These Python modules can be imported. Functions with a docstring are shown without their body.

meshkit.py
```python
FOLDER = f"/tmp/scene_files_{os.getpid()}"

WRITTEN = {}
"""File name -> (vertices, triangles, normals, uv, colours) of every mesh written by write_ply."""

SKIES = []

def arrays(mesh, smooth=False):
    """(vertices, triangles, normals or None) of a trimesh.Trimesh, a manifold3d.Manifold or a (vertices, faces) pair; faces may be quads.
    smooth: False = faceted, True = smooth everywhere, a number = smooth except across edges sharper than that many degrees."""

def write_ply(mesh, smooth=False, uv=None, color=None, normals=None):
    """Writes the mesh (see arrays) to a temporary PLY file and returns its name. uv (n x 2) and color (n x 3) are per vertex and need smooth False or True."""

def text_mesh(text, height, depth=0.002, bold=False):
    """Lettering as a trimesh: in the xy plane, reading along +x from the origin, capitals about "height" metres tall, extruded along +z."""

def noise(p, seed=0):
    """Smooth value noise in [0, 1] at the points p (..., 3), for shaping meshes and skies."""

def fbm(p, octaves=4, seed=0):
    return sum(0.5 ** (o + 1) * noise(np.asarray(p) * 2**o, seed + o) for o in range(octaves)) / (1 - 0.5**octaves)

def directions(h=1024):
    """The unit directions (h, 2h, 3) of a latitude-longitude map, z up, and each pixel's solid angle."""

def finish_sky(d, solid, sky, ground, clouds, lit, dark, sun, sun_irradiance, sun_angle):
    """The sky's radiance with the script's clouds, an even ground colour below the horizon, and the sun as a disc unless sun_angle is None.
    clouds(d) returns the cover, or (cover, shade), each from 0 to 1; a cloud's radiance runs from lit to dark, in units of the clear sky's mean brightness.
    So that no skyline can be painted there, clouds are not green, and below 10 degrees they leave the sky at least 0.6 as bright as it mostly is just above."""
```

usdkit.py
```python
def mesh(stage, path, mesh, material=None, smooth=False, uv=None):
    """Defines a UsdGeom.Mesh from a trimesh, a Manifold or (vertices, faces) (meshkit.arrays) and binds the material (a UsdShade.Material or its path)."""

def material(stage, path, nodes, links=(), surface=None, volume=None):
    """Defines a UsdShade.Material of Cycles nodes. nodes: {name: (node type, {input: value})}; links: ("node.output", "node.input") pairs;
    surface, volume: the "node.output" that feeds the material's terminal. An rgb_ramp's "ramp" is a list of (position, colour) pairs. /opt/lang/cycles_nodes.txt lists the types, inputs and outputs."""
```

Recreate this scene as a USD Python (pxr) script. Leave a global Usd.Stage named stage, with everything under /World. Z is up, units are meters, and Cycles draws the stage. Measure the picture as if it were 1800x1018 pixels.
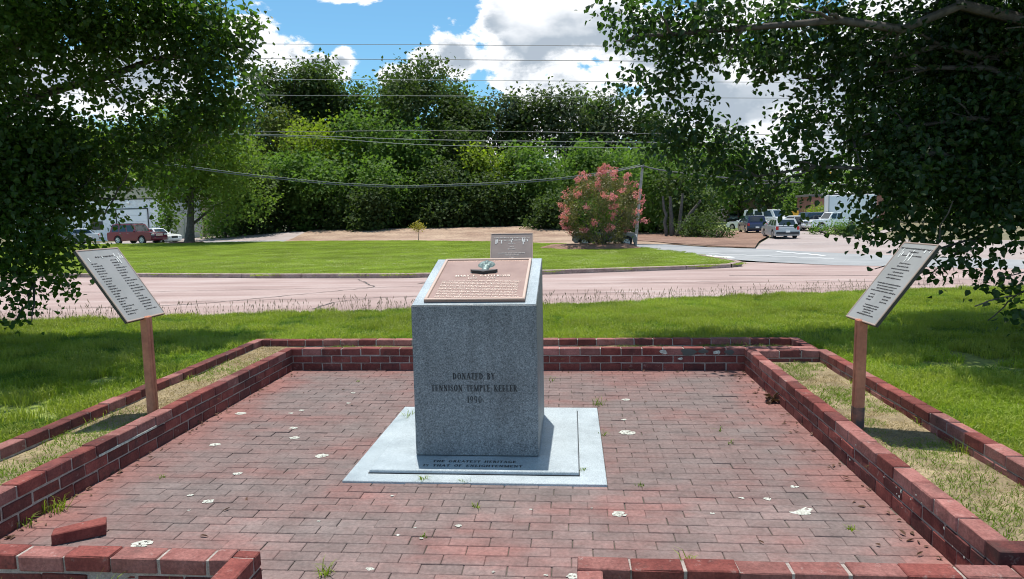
import math, random
import numpy as np, trimesh, shapely
from scipy.spatial import ConvexHull
from shapely.geometry import Polygon, box as sbox, LineString, Point
from shapely.ops import unary_union
from shapely import affinity
from pxr import Usd, UsdGeom, UsdLux, UsdShade, Gf, Vt, Sdf
import usdkit, meshkit

stage = Usd.Stage.CreateInMemory()
UsdGeom.SetStageUpAxis(stage, 'Z'); UsdGeom.SetStageMetersPerUnit(stage, 1.0)
UsdGeom.Xform.Define(stage, '/World'); UsdGeom.Scope.Define(stage, '/World/Looks')

# ------------------------------------------------------------------ camera, sky, sun, exposure
FPX, PITCH, YAW, ROLL, EYE = 1225., .1111, .086, -.0187, 1.65
FW = np.array([-math.sin(YAW)*math.cos(PITCH), math.cos(YAW)*math.cos(PITCH), -math.sin(PITCH)])
_rt = np.array([math.cos(YAW), math.sin(YAW), 0]); _up = np.cross(_rt, FW)
RT = _rt*math.cos(ROLL)+_up*math.sin(ROLL); UP = _up*math.cos(ROLL)-_rt*math.sin(ROLL)
EXPOSURE = 0.40
SUN_DIR = np.array([-.07, .24, 1.0]); SUN_DIR /= np.linalg.norm(SUN_DIR)
SUN_INT, SKY_STR = 1.25, 0.085
cam = UsdGeom.Camera.Define(stage, '/World/camera')
cam.CreateHorizontalApertureAttr(36.0); cam.CreateVerticalApertureAttr(36.0*579/1024); cam.CreateFocalLengthAttr(24.5)
cam.CreateClippingRangeAttr(Gf.Vec2f(.05, 5000)); cam.CreateExposureAttr(EXPOSURE)
m4 = np.eye(4); m4[0, :3] = RT; m4[1, :3] = UP; m4[2, :3] = -FW; m4[3, :3] = (0, 0, EYE)
cam.AddTransformOp().Set(Gf.Matrix4d(*m4.ravel().tolist()))

def ray(px, py): return FW+RT*(px-900)/FPX-UP*(py-509)/FPX
def at(px, py, Y):
    d = ray(px, py); t = Y/d[1]; return np.array([d[0]*t, Y, EYE+d[2]*t])
def skydir(px, py):
    d = ray(px, py); return d/np.linalg.norm(d)

def sky_material():
    n = {'sky': ('sky_texture', {'sky_type': 'single_scattering', 'sun_disc': False, 'sun_elevation': math.asin(SUN_DIR[2]), 'sun_rotation': math.atan2(SUN_DIR[0], SUN_DIR[1]), 'altitude': 60.0}),
         'tint': ('mix_color', {'blend_type': 'multiply', 'fac': 1.0, 'b': (.76, 1.24, 1.38)}),
         'geo': ('texture_coordinate', {}),
         'sc': ('vector_math', {'math_type': 'multiply', 'vector2': (1, 1, 1.7)}),
         'nz': ('noise_texture', {'scale': 6.5, 'detail': 10.0, 'roughness': .6, 'distortion': .15}),
         'nz2': ('noise_texture', {'scale': 2.2, 'detail': 5.0, 'roughness': .55}),
         'nb': ('math', {'math_type': 'multiply_add', 'value2': 3.2, 'value3': -1.6})}
    L = [('sky.color', 'tint.a'), ('geo.generated', 'sc.vector1'), ('sc.vector', 'nz.vector'), ('geo.generated', 'nz2.vector'), ('nz.fac', 'nb.value1')]
    # puffs: (px, py, angular radius in px across, squash of height)
    puffs = [(955, 75, 150, .9), (1075, 30, 170, 1.0), (800, 100, 58, .9), (745, 108, 40, .8), (880, 25, 60, 1.0), (1010, 150, 150, .8), (505, 88, 56, .9), (455, 85, 50, 1.0), (602, 108, 30, .8), (560, 112, 36, .7), (450, 160, 56, 1.), (700, 135, 40, .7), (612, -6, 52, .3), (950, -90, 120, 1.),
             (60, 120, 150, .8), (215, 130, 130, .8), (1300, 150, 230, .9), (1620, 120, 260, .9), (1300, 330, 250, .7), (300, -330, 200, .7), (1500, -300, 320, .7)]
    prev = None
    for i, (px, py, r, sq) in enumerate(puffs):
        d = skydir(px, py); k = FPX/r
        n[f's{i}'] = ('vector_math', {'math_type': 'subtract', 'vector2': tuple(d)})
        n[f'q{i}'] = ('vector_math', {'math_type': 'multiply', 'vector2': (k, k, k/sq)})
        n[f'l{i}'] = ('vector_math', {'math_type': 'length'})
        n[f'm{i}'] = ('map_range', {'range_type': 'linear', 'from_min': 0.2, 'from_max': 1.6, 'to_min': 1.0, 'to_max': 0.0, 'clamp': True})
        L += [('geo.generated', f's{i}.vector1'), (f's{i}.vector', f'q{i}.vector1'), (f'q{i}.vector', f'l{i}.vector1'), (f'l{i}.value', f'm{i}.value')]
        if prev is None: prev = f'm{i}.result'
        else:
            n[f'x{i}'] = ('math', {'math_type': 'maximum'}); L += [(prev, f'x{i}.value1'), (f'm{i}.result', f'x{i}.value2')]; prev = f'x{i}.value'
    # a general scatter of cumulus everywhere else
    n['gen'] = ('map_range', {'range_type': 'linear', 'from_min': .50, 'from_max': .66, 'to_min': 0., 'to_max': .75, 'clamp': True})
    n['sep'] = ('separate_xyz', {})
    n['back'] = ('map_range', {'range_type': 'smoothstep', 'from_min': .86, 'from_max': .55, 'to_min': 0., 'to_max': 1., 'clamp': True})
    n['genb'] = ('math', {'math_type': 'multiply'})
    L += [('nz2.fac', 'gen.value'), ('geo.generated', 'sep.vector'), ('sep.y', 'back.value'), ('gen.result', 'genb.value1'), ('back.result', 'genb.value2')]
    n['mx'] = ('math', {'math_type': 'maximum'}); L += [(prev, 'mx.value1'), ('genb.value', 'mx.value2')]
    n['sum'] = ('math', {'math_type': 'multiply_add', 'value2': 1.1}); L += [('nb.value', 'sum.value1'), ('mx.value', 'sum.value3')]
    n['cov'] = ('map_range', {'range_type': 'smoothstep', 'from_min': .40, 'from_max': .60, 'to_min': 0., 'to_max': 1., 'clamp': True}); L += [('sum.value', 'cov.value')]
    n['nz3'] = ('noise_texture', {'scale': 6.0, 'detail': 6.0, 'roughness': .5}); L += [('sc.vector', 'nz3.vector')]
    n['shade'] = ('map_range', {'range_type': 'smoothstep', 'from_min': .42, 'from_max': .62, 'to_min': 0., 'to_max': 1., 'clamp': True}); L += [('nz3.fac', 'shade.value')]
    n['lowz'] = ('map_range', {'range_type': 'smoothstep', 'from_min': .27, 'from_max': .17, 'to_min': .0, 'to_max': .8, 'clamp': True}); L += [('sep.z', 'lowz.value')]
    n['sh2'] = ('math', {'math_type': 'add', 'use_clamp': True}); L += [('shade.result', 'sh2.value1'), ('lowz.result', 'sh2.value2')]
    n['core'] = ('map_range', {'range_type': 'smoothstep', 'from_min': .6, 'from_max': 1.05, 'to_min': 0., 'to_max': 1., 'clamp': True}); L += [('sum.value', 'core.value')]
    n['sh3'] = ('math', {'math_type': 'multiply'}); L += [('sh2.value', 'sh3.value1'), ('core.result', 'sh3.value2')]
    n['cc'] = ('mix_color', {'blend_type': 'mix', 'a': CLOUD_LIT, 'b': CLOUD_DARK}); L += [('sh3.value', 'cc.fac')]
    n['out'] = ('mix_color', {'blend_type': 'mix'}); L += [('cov.result', 'out.fac'), ('tint.result', 'out.a'), ('cc.result', 'out.b')]
    n['bg'] = ('background_shader', {'strength': SKY_STR}); L += [('out.result', 'bg.color')]
    return usdkit.material(stage, '/World/Looks/sky_look', n, L, surface='bg.background')
CLOUD_LIT, CLOUD_DARK = (10.2, 10.4, 10.7), (4.2, 4.9, 5.7)
dome = UsdLux.DomeLight.Define(stage, '/World/sky'); dome.CreateIntensityAttr(1.0)
UsdShade.MaterialBindingAPI.Apply(dome.GetPrim()).Bind(sky_material())
sun = UsdLux.DistantLight.Define(stage, '/World/sun'); sun.CreateIntensityAttr(SUN_INT); sun.CreateAngleAttr(.5); sun.CreateColorAttr(Gf.Vec3f(1., .955, .88)); sun.CreateNormalizeAttr(True)
zz = SUN_DIR; xx = np.cross([0, 1, 0], zz); xx /= np.linalg.norm(xx); yy = np.cross(zz, xx)
m4 = np.eye(4); m4[0, :3] = xx; m4[1, :3] = yy; m4[2, :3] = zz
sun.AddTransformOp().Set(Gf.Matrix4d(*m4.ravel().tolist()))

# ------------------------------------------------------------------ helpers
used = {}
def numbered(parent, name):
    k = (parent, name); n = used.get(k, -1)+1; used[k] = n
    return f'{parent}/{name}' if n == 0 else f'{parent}/{name}_{n:03d}'
def tag(prim, label=None, cat=None, group=None, kind=None):
    prim = prim.GetPrim() if hasattr(prim, 'GetPrim') else prim
    for k, v in (('label', label), ('category', cat), ('group', group), ('kind', kind)):
        if v: prim.SetCustomDataByKey(k, v)
    return prim
def thing(name, label, cat, loc=(0, 0, 0), rz=0., group=None, kind=None):
    x = UsdGeom.Xform.Define(stage, numbered('/World', name))
    x.AddTranslateOp().Set(Gf.Vec3d(*map(float, loc))); x.AddRotateZOp().Set(math.degrees(rz))
    tag(x, label, cat, group, kind); return str(x.GetPath())
def obj(name, mesh, mat, parent='/World', smooth=False, **kw):
    p = numbered(parent, name)
    m = usdkit.mesh(stage, p, mesh, f'/World/Looks/{mat}', smooth=smooth)
    if kw: tag(m, **kw)
    return p
class MB:
    def __init__(s): s.v, s.f, s.n = [], [], 0
    def add(s, v, f):
        v = np.asarray(v, float).reshape(-1, 3); f = np.asarray(f, int)
        if f.shape[1] == 4: f = np.vstack([f[:, [0, 1, 2]], f[:, [0, 2, 3]]])
        s.v.append(v); s.f.append(f+s.n); s.n += len(v); return s
    def tm(s, m): return s.add(m.vertices, m.faces)
    def get(s): return np.vstack(s.v), np.vstack(s.f)
_sg = np.array([(a, b, c) for a in (-1, 1) for b in (-1, 1) for c in (-1, 1)], float)
def _bb(h, b):
    return np.vstack([_sg*(h-np.array([0, b, b])), _sg*(h-np.array([b, 0, b])), _sg*(h-np.array([b, b, 0]))])
_hp = _bb(np.array([1., 1., 1.]), .2); _hull = ConvexHull(_hp); BF = _hull.simplices.copy()
for i, t in enumerate(BF):
    c = _hp[t]
    if np.dot(np.cross(c[1]-c[0], c[2]-c[0]), c.mean(0)) < 0: BF[i] = t[::-1]
def bevel(c, size, b=.004, rz=0., rx=0., ry=0.):
    h = np.asarray(size, float)/2; b = min(b, h.min()*.6); v = _bb(h, b)
    if rx: v = v@np.array([[1, 0, 0], [0, math.cos(rx), math.sin(rx)], [0, -math.sin(rx), math.cos(rx)]])
    if ry: v = v@np.array([[math.cos(ry), 0, -math.sin(ry)], [0, 1, 0], [math.sin(ry), 0, math.cos(ry)]])
    if rz: v = v@np.array([[math.cos(rz), math.sin(rz), 0], [-math.sin(rz), math.cos(rz), 0], [0, 0, 1]])
    return v+np.asarray(c, float), BF
def box(x0, x1, y0, y1, z0, z1, b=.004): return bevel(((x0+x1)/2, (y0+y1)/2, (z0+z1)/2), (x1-x0, y1-y0, z1-z0), b)
def tube(pts, radii, sides=7):
    p = np.asarray(pts, float); t = np.gradient(p, axis=0); t /= np.linalg.norm(t, axis=1, keepdims=True)+1e-12
    a = np.cross(t, np.where(np.abs(t[:, 2:]) < .9, [0, 0, 1.], [1., 0, 0])); a /= np.linalg.norm(a, axis=1, keepdims=True)+1e-12
    b = np.cross(t, a); g = np.arange(sides)*2*np.pi/sides; r = np.broadcast_to(radii, (len(p),))
    v = p[:, None]+r[:, None, None]*(np.cos(g)[None, :, None]*a[:, None]+np.sin(g)[None, :, None]*b[:, None])
    i, j = np.meshgrid(np.arange(len(p)-1), np.arange(sides), indexing='ij')
    q = np.stack([i*sides+j, i*sides+(j+1) % sides, (i+1)*sides+(j+1) % sides, (i+1)*sides+j], -1).reshape(-1, 4)
    caps = np.array([[0, k+1, k] for k in range(1, sides-1)]+[[(len(p)-1)*sides, (len(p)-1)*sides+k, (len(p)-1)*sides+k+1] for k in range(1, sides-1)])
    return v.reshape(-1, 3), np.vstack([q[:, [0, 1, 2]], q[:, [0, 2, 3]], caps])
def prism(poly, z0, z1):
    m = trimesh.creation.extrude_polygon(poly, z1-z0, engine='earcut'); m.apply_translation((0, 0, z0)); return m.vertices, m.faces
def cyl(c, r, h, axis='z', sides=20):
    m = trimesh.creation.cylinder(r, h, sections=sides)
    if axis == 'y': m.apply_transform(trimesh.transformations.rotation_matrix(np.pi/2, [1, 0, 0]))
    if axis == 'x': m.apply_transform(trimesh.transformations.rotation_matrix(np.pi/2, [0, 1, 0]))
    return m.vertices+np.asarray(c), m.faces
def hull(pts):
    pts = np.asarray(pts, float); h = trimesh.convex.convex_hull(pts); return h.vertices, h.faces

# ------------------------------------------------------------------ materials
def mat(name, nodes, links, surface='p.BSDF'): return usdkit.material(stage, f'/World/Looks/{name}', nodes, links, surface=surface)
def plain(name, col, rough=.5, metal=0., **kw): return mat(name, {'p': ('principled_bsdf', {'base_color': col, 'roughness': rough, 'metallic': metal, **kw})}, [])
def noisy(name, c1, c2, scale, rough=.8, bump=.0, bscale=None, lo=.35, hi=.65, rand=0., fine=None, space='position', metal=0., spec=.5):
    """two colours mixed by noise in place, some speckle and relief, and a tone of its own for each object"""
    n = {'g': ('geometry', {}), 'nz': ('noise_texture', {'scale': scale, 'detail': 6., 'roughness': .6}),
         'r': ('rgb_ramp', {'ramp': [(lo, c1), (hi, c2)]}), 'p': ('principled_bsdf', {'roughness': rough, 'metallic': metal, 'specular_ior_level': spec})}
    L = [('g.position', 'nz.vector'), ('nz.fac', 'r.fac')]; col = 'r.color'
    if fine:
        n['nf'] = ('noise_texture', {'scale': fine[0], 'detail': 3., 'roughness': .7}); n['mf'] = ('map_range', {'from_min': .3, 'from_max': .7, 'to_min': 1-fine[1], 'to_max': 1+fine[1]})
        n['fx'] = ('mix_color', {'blend_type': 'multiply', 'fac': 1.}); n['cf'] = ('combine_xyz', {})
        L += [('g.position', 'nf.vector'), ('nf.fac', 'mf.value'), ('mf.result', 'cf.x'), ('mf.result', 'cf.y'), ('mf.result', 'cf.z'), (col, 'fx.a'), ('cf.vector', 'fx.b')]; col = 'fx.result'
    if rand:
        n['o'] = ('object_info', {}); n['mr'] = ('map_range', {'from_min': 0., 'from_max': 1., 'to_min': 1-rand, 'to_max': 1+rand}); n['cr'] = ('combine_xyz', {}); n['rx'] = ('mix_color', {'blend_type': 'multiply', 'fac': 1.})
        L += [('o.random', 'mr.value'), ('mr.result', 'cr.x'), ('mr.result', 'cr.y'), ('mr.result', 'cr.z'), (col, 'rx.a'), ('cr.vector', 'rx.b')]; col = 'rx.result'
    if bump:
        n['nb'] = ('noise_texture', {'scale': bscale or scale*8, 'detail': 5., 'roughness': .65}); n['b'] = ('bump', {'strength': .6, 'distance': bump})
        L += [('g.position', 'nb.vector'), ('nb.fac', 'b.height'), ('b.normal', 'p.normal')]
    return mat(name, n, L+[(col, 'p.base_color')])
def leaf_mat(name, cols, trans=.3, rough=.42, tmul=1.6, spec=.4, drift=.25, dscale=.45):
    """leaf blades: tone by leaf, and a slow drift of tone from spray to spray"""
    k = len(cols)
    n = {'g': ('geometry', {}), 'r': ('rgb_ramp', {'ramp': [(i/(k-1), c) for i, c in enumerate(cols)]}), 'p': ('principled_bsdf', {'roughness': rough, 'specular_ior_level': spec}),
         'nz': ('noise_texture', {'scale': dscale, 'detail': 3.}), 'mr': ('map_range', {'from_min': .3, 'from_max': .7, 'to_min': 1-drift, 'to_max': 1+drift}), 'cx': ('combine_xyz', {}), 'x': ('mix_color', {'blend_type': 'multiply', 'fac': 1.}),
         't': ('translucent_bsdf', {}), 'tm': ('mix_color', {'blend_type': 'multiply', 'fac': 1., 'b': (tmul*1.1, tmul*1.25, tmul*.5)}), 'mx': ('mix_closure', {'fac': trans})}
    return mat(name, n, [('g.random_per_island', 'r.fac'), ('g.position', 'nz.vector'), ('nz.fac', 'mr.value'), ('mr.result', 'cx.x'), ('mr.result', 'cx.y'), ('mr.result', 'cx.z'), ('r.color', 'x.a'), ('cx.vector', 'x.b'),
                         ('x.result', 'p.base_color'), ('x.result', 'tm.a'), ('tm.result', 't.color'), ('p.BSDF', 'mx.closure1'), ('t.BSDF', 'mx.closure2')], surface='mx.closure')

def wall_brick(name, c1, c2, soot=.5, lime=.35):
    n = {'g': ('geometry', {}), 'nz': ('noise_texture', {'scale': 9., 'detail': 6., 'roughness': .6}), 'r': ('rgb_ramp', {'ramp': [(.35, c1), (.65, c2)]}), 'o': ('object_info', {}), 'mr': ('map_range', {'from_min': 0., 'from_max': 1., 'to_min': .72, 'to_max': 1.25}),
         'nf': ('noise_texture', {'scale': 70., 'detail': 4., 'roughness': .7}), 'mf': ('map_range', {'from_min': .3, 'from_max': .7, 'to_min': .7, 'to_max': 1.3}), 'mm': ('math', {'math_type': 'multiply'}), 'cx': ('combine_xyz', {}), 'x': ('mix_color', {'blend_type': 'multiply', 'fac': 1.}),
         'n2': ('noise_texture', {'scale': 5.5, 'detail': 7., 'roughness': .68}), 'm2': ('map_range', {'from_min': .56, 'from_max': .68, 'to_min': 0., 'to_max': soot, 'clamp': True}), 'x2': ('mix_color', {'b': (.035, .028, .025)}),
         'n3': ('noise_texture', {'scale': 17., 'detail': 7., 'roughness': .72}), 'm3': ('map_range', {'from_min': .60, 'from_max': .70, 'to_min': 0., 'to_max': lime, 'clamp': True}), 'x3': ('mix_color', {'b': (.42, .36, .33)}),
         'nb': ('noise_texture', {'scale': 130., 'detail': 5., 'roughness': .7}), 'nb2': ('noise_texture', {'scale': 22., 'detail': 4.}), 'ab': ('math', {'math_type': 'multiply_add', 'value2': 1.5}), 'b': ('bump', {'strength': .7, 'distance': .0035}), 'p': ('principled_bsdf', {'roughness': .88, 'specular_ior_level': .25})}
    P = 'g.position'
    mat(name, n, [(P, 'nz.vector'), ('nz.fac', 'r.fac'), ('o.random', 'mr.value'), (P, 'nf.vector'), ('nf.fac', 'mf.value'), ('mr.result', 'mm.value1'), ('mf.result', 'mm.value2'), ('mm.value', 'cx.x'), ('mm.value', 'cx.y'), ('mm.value', 'cx.z'), ('r.color', 'x.a'), ('cx.vector', 'x.b'),
                  (P, 'n2.vector'), ('n2.fac', 'm2.value'), ('m2.result', 'x2.fac'), ('x.result', 'x2.a'), (P, 'n3.vector'), ('n3.fac', 'm3.value'), ('m3.result', 'x3.fac'), ('x2.result', 'x3.a'), ('x3.result', 'p.base_color'),
                  (P, 'nb.vector'), (P, 'nb2.vector'), ('nb2.fac', 'ab.value1'), ('nb.fac', 'ab.value3'), ('ab.value', 'b.height'), ('b.normal', 'p.normal')])
wall_brick('wall_brick', (.125, .030, .026), (.195, .056, .046))
wall_brick('wall_brick_dark', (.085, .026, .025), (.15, .044, .038), .6, .3)
wall_brick('wall_brick_pale', (.19, .072, .063), (.27, .118, .104), .4, .45)
def paver_material():
    n = {'g': ('geometry', {}), 's': ('separate_xyz', {}), 'a': ('math', {'math_type': 'add', 'value2': 3.0}), 'b': ('math', {'math_type': 'subtract', 'value1': 1.738}), 'c': ('math', {'math_type': 'subtract', 'value1': 7.144}),
         'm1': ('math', {'math_type': 'minimum'}), 'm2': ('math', {'math_type': 'minimum'}), 'e': ('map_range', {'from_min': .04, 'from_max': .42, 'to_min': .26, 'to_max': .0, 'clamp': True}),
         'mp': ('mapping', {'scale': (1., 1.9, 1.)}), 'n1': ('noise_texture', {'scale': 1.1, 'detail': 7., 'roughness': .62}), 'ad': ('math', {'math_type': 'add'}), 'o': ('object_info', {}), 'oj': ('math', {'math_type': 'multiply_add', 'value2': .07}),
         'r': ('rgb_ramp', {'ramp': [(.38, (.158, .124, .117)), (.53, (.170, .117, .109)), (.64, (.185, .104, .095)), (.78, (.215, .10, .088)), (.97, (.25, .118, .10))]}),
         'n2': ('noise_texture', {'scale': 42., 'detail': 4., 'roughness': .7}), 'r2': ('map_range', {'from_min': .3, 'from_max': .7, 'to_min': .74, 'to_max': 1.26}), 'n4': ('noise_texture', {'scale': 5., 'detail': 4., 'roughness': .6}), 'r4': ('map_range', {'from_min': .3, 'from_max': .7, 'to_min': .82, 'to_max': 1.18}),
         'mm': ('math', {'math_type': 'multiply'}), 'o2': ('map_range', {'from_min': 0., 'from_max': 1., 'to_min': .88, 'to_max': 1.12}), 'mo': ('math', {'math_type': 'multiply'}), 'cx': ('combine_xyz', {}), 'x': ('mix_color', {'blend_type': 'multiply', 'fac': 1.}),
         'n3': ('noise_texture', {'scale': 150., 'detail': 4., 'roughness': .7}), 'bp': ('bump', {'strength': .6, 'distance': .0025}), 'p': ('principled_bsdf', {'roughness': .85, 'specular_ior_level': .3})}
    L = [('g.position', 's.vector'), ('s.x', 'a.value1'), ('s.x', 'b.value2'), ('s.y', 'c.value2'), ('a.value', 'm1.value1'), ('b.value', 'm1.value2'), ('m1.value', 'm2.value1'), ('c.value', 'm2.value2'), ('m2.value', 'e.value'),
         ('g.position', 'mp.vector'), ('mp.vector', 'n1.vector'), ('n1.fac', 'ad.value1'), ('e.result', 'ad.value2'), ('o.random', 'oj.value1'), ('ad.value', 'oj.value3'), ('oj.value', 'r.fac'), ('g.position', 'n2.vector'), ('n2.fac', 'r2.value'), ('g.position', 'n4.vector'), ('n4.fac', 'r4.value'), ('r2.result', 'mm.value1'), ('r4.result', 'mm.value2'),
         ('o.random', 'o2.value'), ('mm.value', 'mo.value1'), ('o2.result', 'mo.value2'), ('mo.value', 'cx.x'), ('mo.value', 'cx.y'), ('mo.value', 'cx.z'), ('r.color', 'x.a'), ('cx.vector', 'x.b'), ('x.result', 'p.base_color'), ('g.position', 'n3.vector'), ('n3.fac', 'bp.height'), ('bp.normal', 'p.normal')]
    mat('paver_brick', n, L)
paver_material()
noisy('mortar', (.22, .185, .165), (.34, .295, .268), 14., .95, .002, 200., fine=(120., .3))
noisy('joint_sand', (.05, .042, .035), (.10, .085, .065), 20., .95, .002, 200.)
def granite(name, cols, scale, rough, streak, patch, zs):
    n = {'g': ('geometry', {}), 'nz': ('noise_texture', {'scale': scale, 'detail': 3., 'roughness': .75}), 'r': ('rgb_ramp', {'ramp': list(zip((.34, .46, .56, .68), cols))}),
         'm': ('mapping', {'scale': (1., 1., zs)}), 'n1': ('noise_texture', {'scale': 11., 'detail': 5., 'roughness': .6}), 'm1': ('map_range', {'from_min': .32, 'from_max': .68, 'to_min': 1-streak, 'to_max': 1+streak}),
         'n2': ('noise_texture', {'scale': 2.3, 'detail': 6., 'roughness': .6}), 'm2': ('map_range', {'from_min': .32, 'from_max': .68, 'to_min': 1-patch, 'to_max': 1+patch}), 'mm': ('math', {'math_type': 'multiply'}), 'cx': ('combine_xyz', {}), 'x': ('mix_color', {'blend_type': 'multiply', 'fac': 1.}),
         'mr': ('map_range', {'from_min': .3, 'from_max': .7, 'to_min': rough-.08, 'to_max': rough+.14}), 'p': ('principled_bsdf', {'specular_ior_level': .4})}
    P = 'g.position'
    mat(name, n, [(P, 'nz.vector'), ('nz.fac', 'r.fac'), (P, 'm.vector'), ('m.vector', 'n1.vector'), ('n1.fac', 'm1.value'), (P, 'n2.vector'), ('n2.fac', 'm2.value'), ('m1.result', 'mm.value1'), ('m2.result', 'mm.value2'), ('mm.value', 'cx.x'), ('mm.value', 'cx.y'), ('mm.value', 'cx.z'), ('r.color', 'x.a'), ('cx.vector', 'x.b'), ('x.result', 'p.base_color'), ('n2.fac', 'mr.value'), ('mr.result', 'p.roughness')])
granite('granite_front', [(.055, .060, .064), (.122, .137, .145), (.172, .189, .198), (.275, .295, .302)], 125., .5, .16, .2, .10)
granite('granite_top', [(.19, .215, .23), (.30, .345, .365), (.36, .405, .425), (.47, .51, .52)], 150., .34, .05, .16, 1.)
plain('engraving', (.022, .024, .026), .8)
noisy('bronze', (.20, .125, .105), (.25, .165, .14), 5., .5, .0006, 120., metal=.35)
plain('bronze_rim', (.55, .40, .32), .38, .55)
noisy('bronze_head', (.12, .17, .165), (.22, .28, .26), 30., .5, .0, metal=.4)
plain('bronze_light', (.62, .50, .42), .45, .3)
plain('bronze_edge', (.035, .03, .028), .5, .3)
noisy('sign_face', (.31, .305, .29), (.37, .36, .345), 4., .42, .0004, 200., metal=.3)
noisy('sign_face_brown', (.21, .165, .15), (.26, .205, .185), 5., .5, .0004, 200., metal=.2)
plain('sign_ink', (.045, .04, .038), .6)
plain('sign_pale', (.62, .57, .53), .5)
noisy('post_rust', (.40, .155, .085), (.30, .105, .06), 6., .7, .001, 60., fine=(30., .18))
noisy('post_stain', (.05, .04, .04), (.30, .11, .07), 9., .8, lo=.45, hi=.7)
plain('bird_white', (.78, .78, .75), .8)
noisy('soil', (.16, .115, .075), (.30, .235, .145), 7., .95, .008, 45., fine=(60., .45))
noisy('worn_turf', (.085, .075, .04), (.14, .14, .05), 5., .95, .008, 45., fine=(50., .45))
noisy('soil_straw', (.15, .115, .065), (.29, .225, .13), 6., .95, .006, 60., fine=(80., .45))
noisy('grass_base', (.11, .155, .022), (.18, .215, .042), 2.2, .95, .012, 40., fine=(30., .4))
noisy('island_base', (.135, .175, .035), (.20, .22, .065), .35, .95, .012, 20., fine=(9., .35))
noisy('far_ground', (.10, .10, .045), (.17, .135, .08), .25, .95, .01, 6., fine=(4., .3))
noisy('dirt_bank', (.20, .125, .085), (.33, .235, .165), .35, .95, .02, 8., fine=(5., .4))
noisy('pine_straw', (.135, .07, .045), (.22, .13, .09), .8, .95, .02, 12., fine=(7., .4))
def drive_material():
    n = {'g': ('geometry', {}), 'm': ('mapping', {'scale': (.10, 1., 1.), 'rotation': (0, 0, .10)}), 'n1': ('noise_texture', {'scale': 1.3, 'detail': 6., 'roughness': .62}), 'n2': ('noise_texture', {'scale': .35, 'detail': 4., 'roughness': .5}), 'a': ('mix_float', {'fac': .45}),
         'r': ('rgb_ramp', {'ramp': [(.36, (.235, .165, .150)), (.5, (.31, .228, .21)), (.64, (.375, .298, .28))]}), 'n3': ('noise_texture', {'scale': 18., 'detail': 4., 'roughness': .7}), 'r3': ('map_range', {'from_min': .3, 'from_max': .7, 'to_min': .86, 'to_max': 1.14}), 'c': ('combine_xyz', {}), 'x': ('mix_color', {'blend_type': 'multiply', 'fac': 1.}),
         'p': ('principled_bsdf', {'roughness': .92, 'specular_ior_level': .25})}
    mat('driveway_concrete', n, [('g.position', 'm.vector'), ('m.vector', 'n1.vector'), ('g.position', 'n2.vector'), ('n1.fac', 'a.a'), ('n2.fac', 'a.b'), ('a.result', 'r.fac'), ('g.position', 'n3.vector'), ('n3.fac', 'r3.value'), ('r3.result', 'c.x'), ('r3.result', 'c.y'), ('r3.result', 'c.z'), ('r.color', 'x.a'), ('c.vector', 'x.b'), ('x.result', 'p.base_color')])
drive_material()
noisy('asphalt', (.20, .205, .21), (.27, .275, .28), .5, .9, .002, 60., fine=(20., .12))
noisy('street_concrete', (.255, .205, .19), (.325, .27, .255), .3, .9, .002, 40., fine=(12., .12))
noisy('kerb_concrete', (.22, .15, .13), (.34, .26, .23), 2., .9, .003, 60., fine=(20., .3))
plain('road_paint', (.72, .72, .72), .7)
plain('crack', (.075, .06, .055), .9)
noisy('bark', (.045, .038, .033), (.10, .085, .075), 9., .95, .02, 25.)
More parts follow.
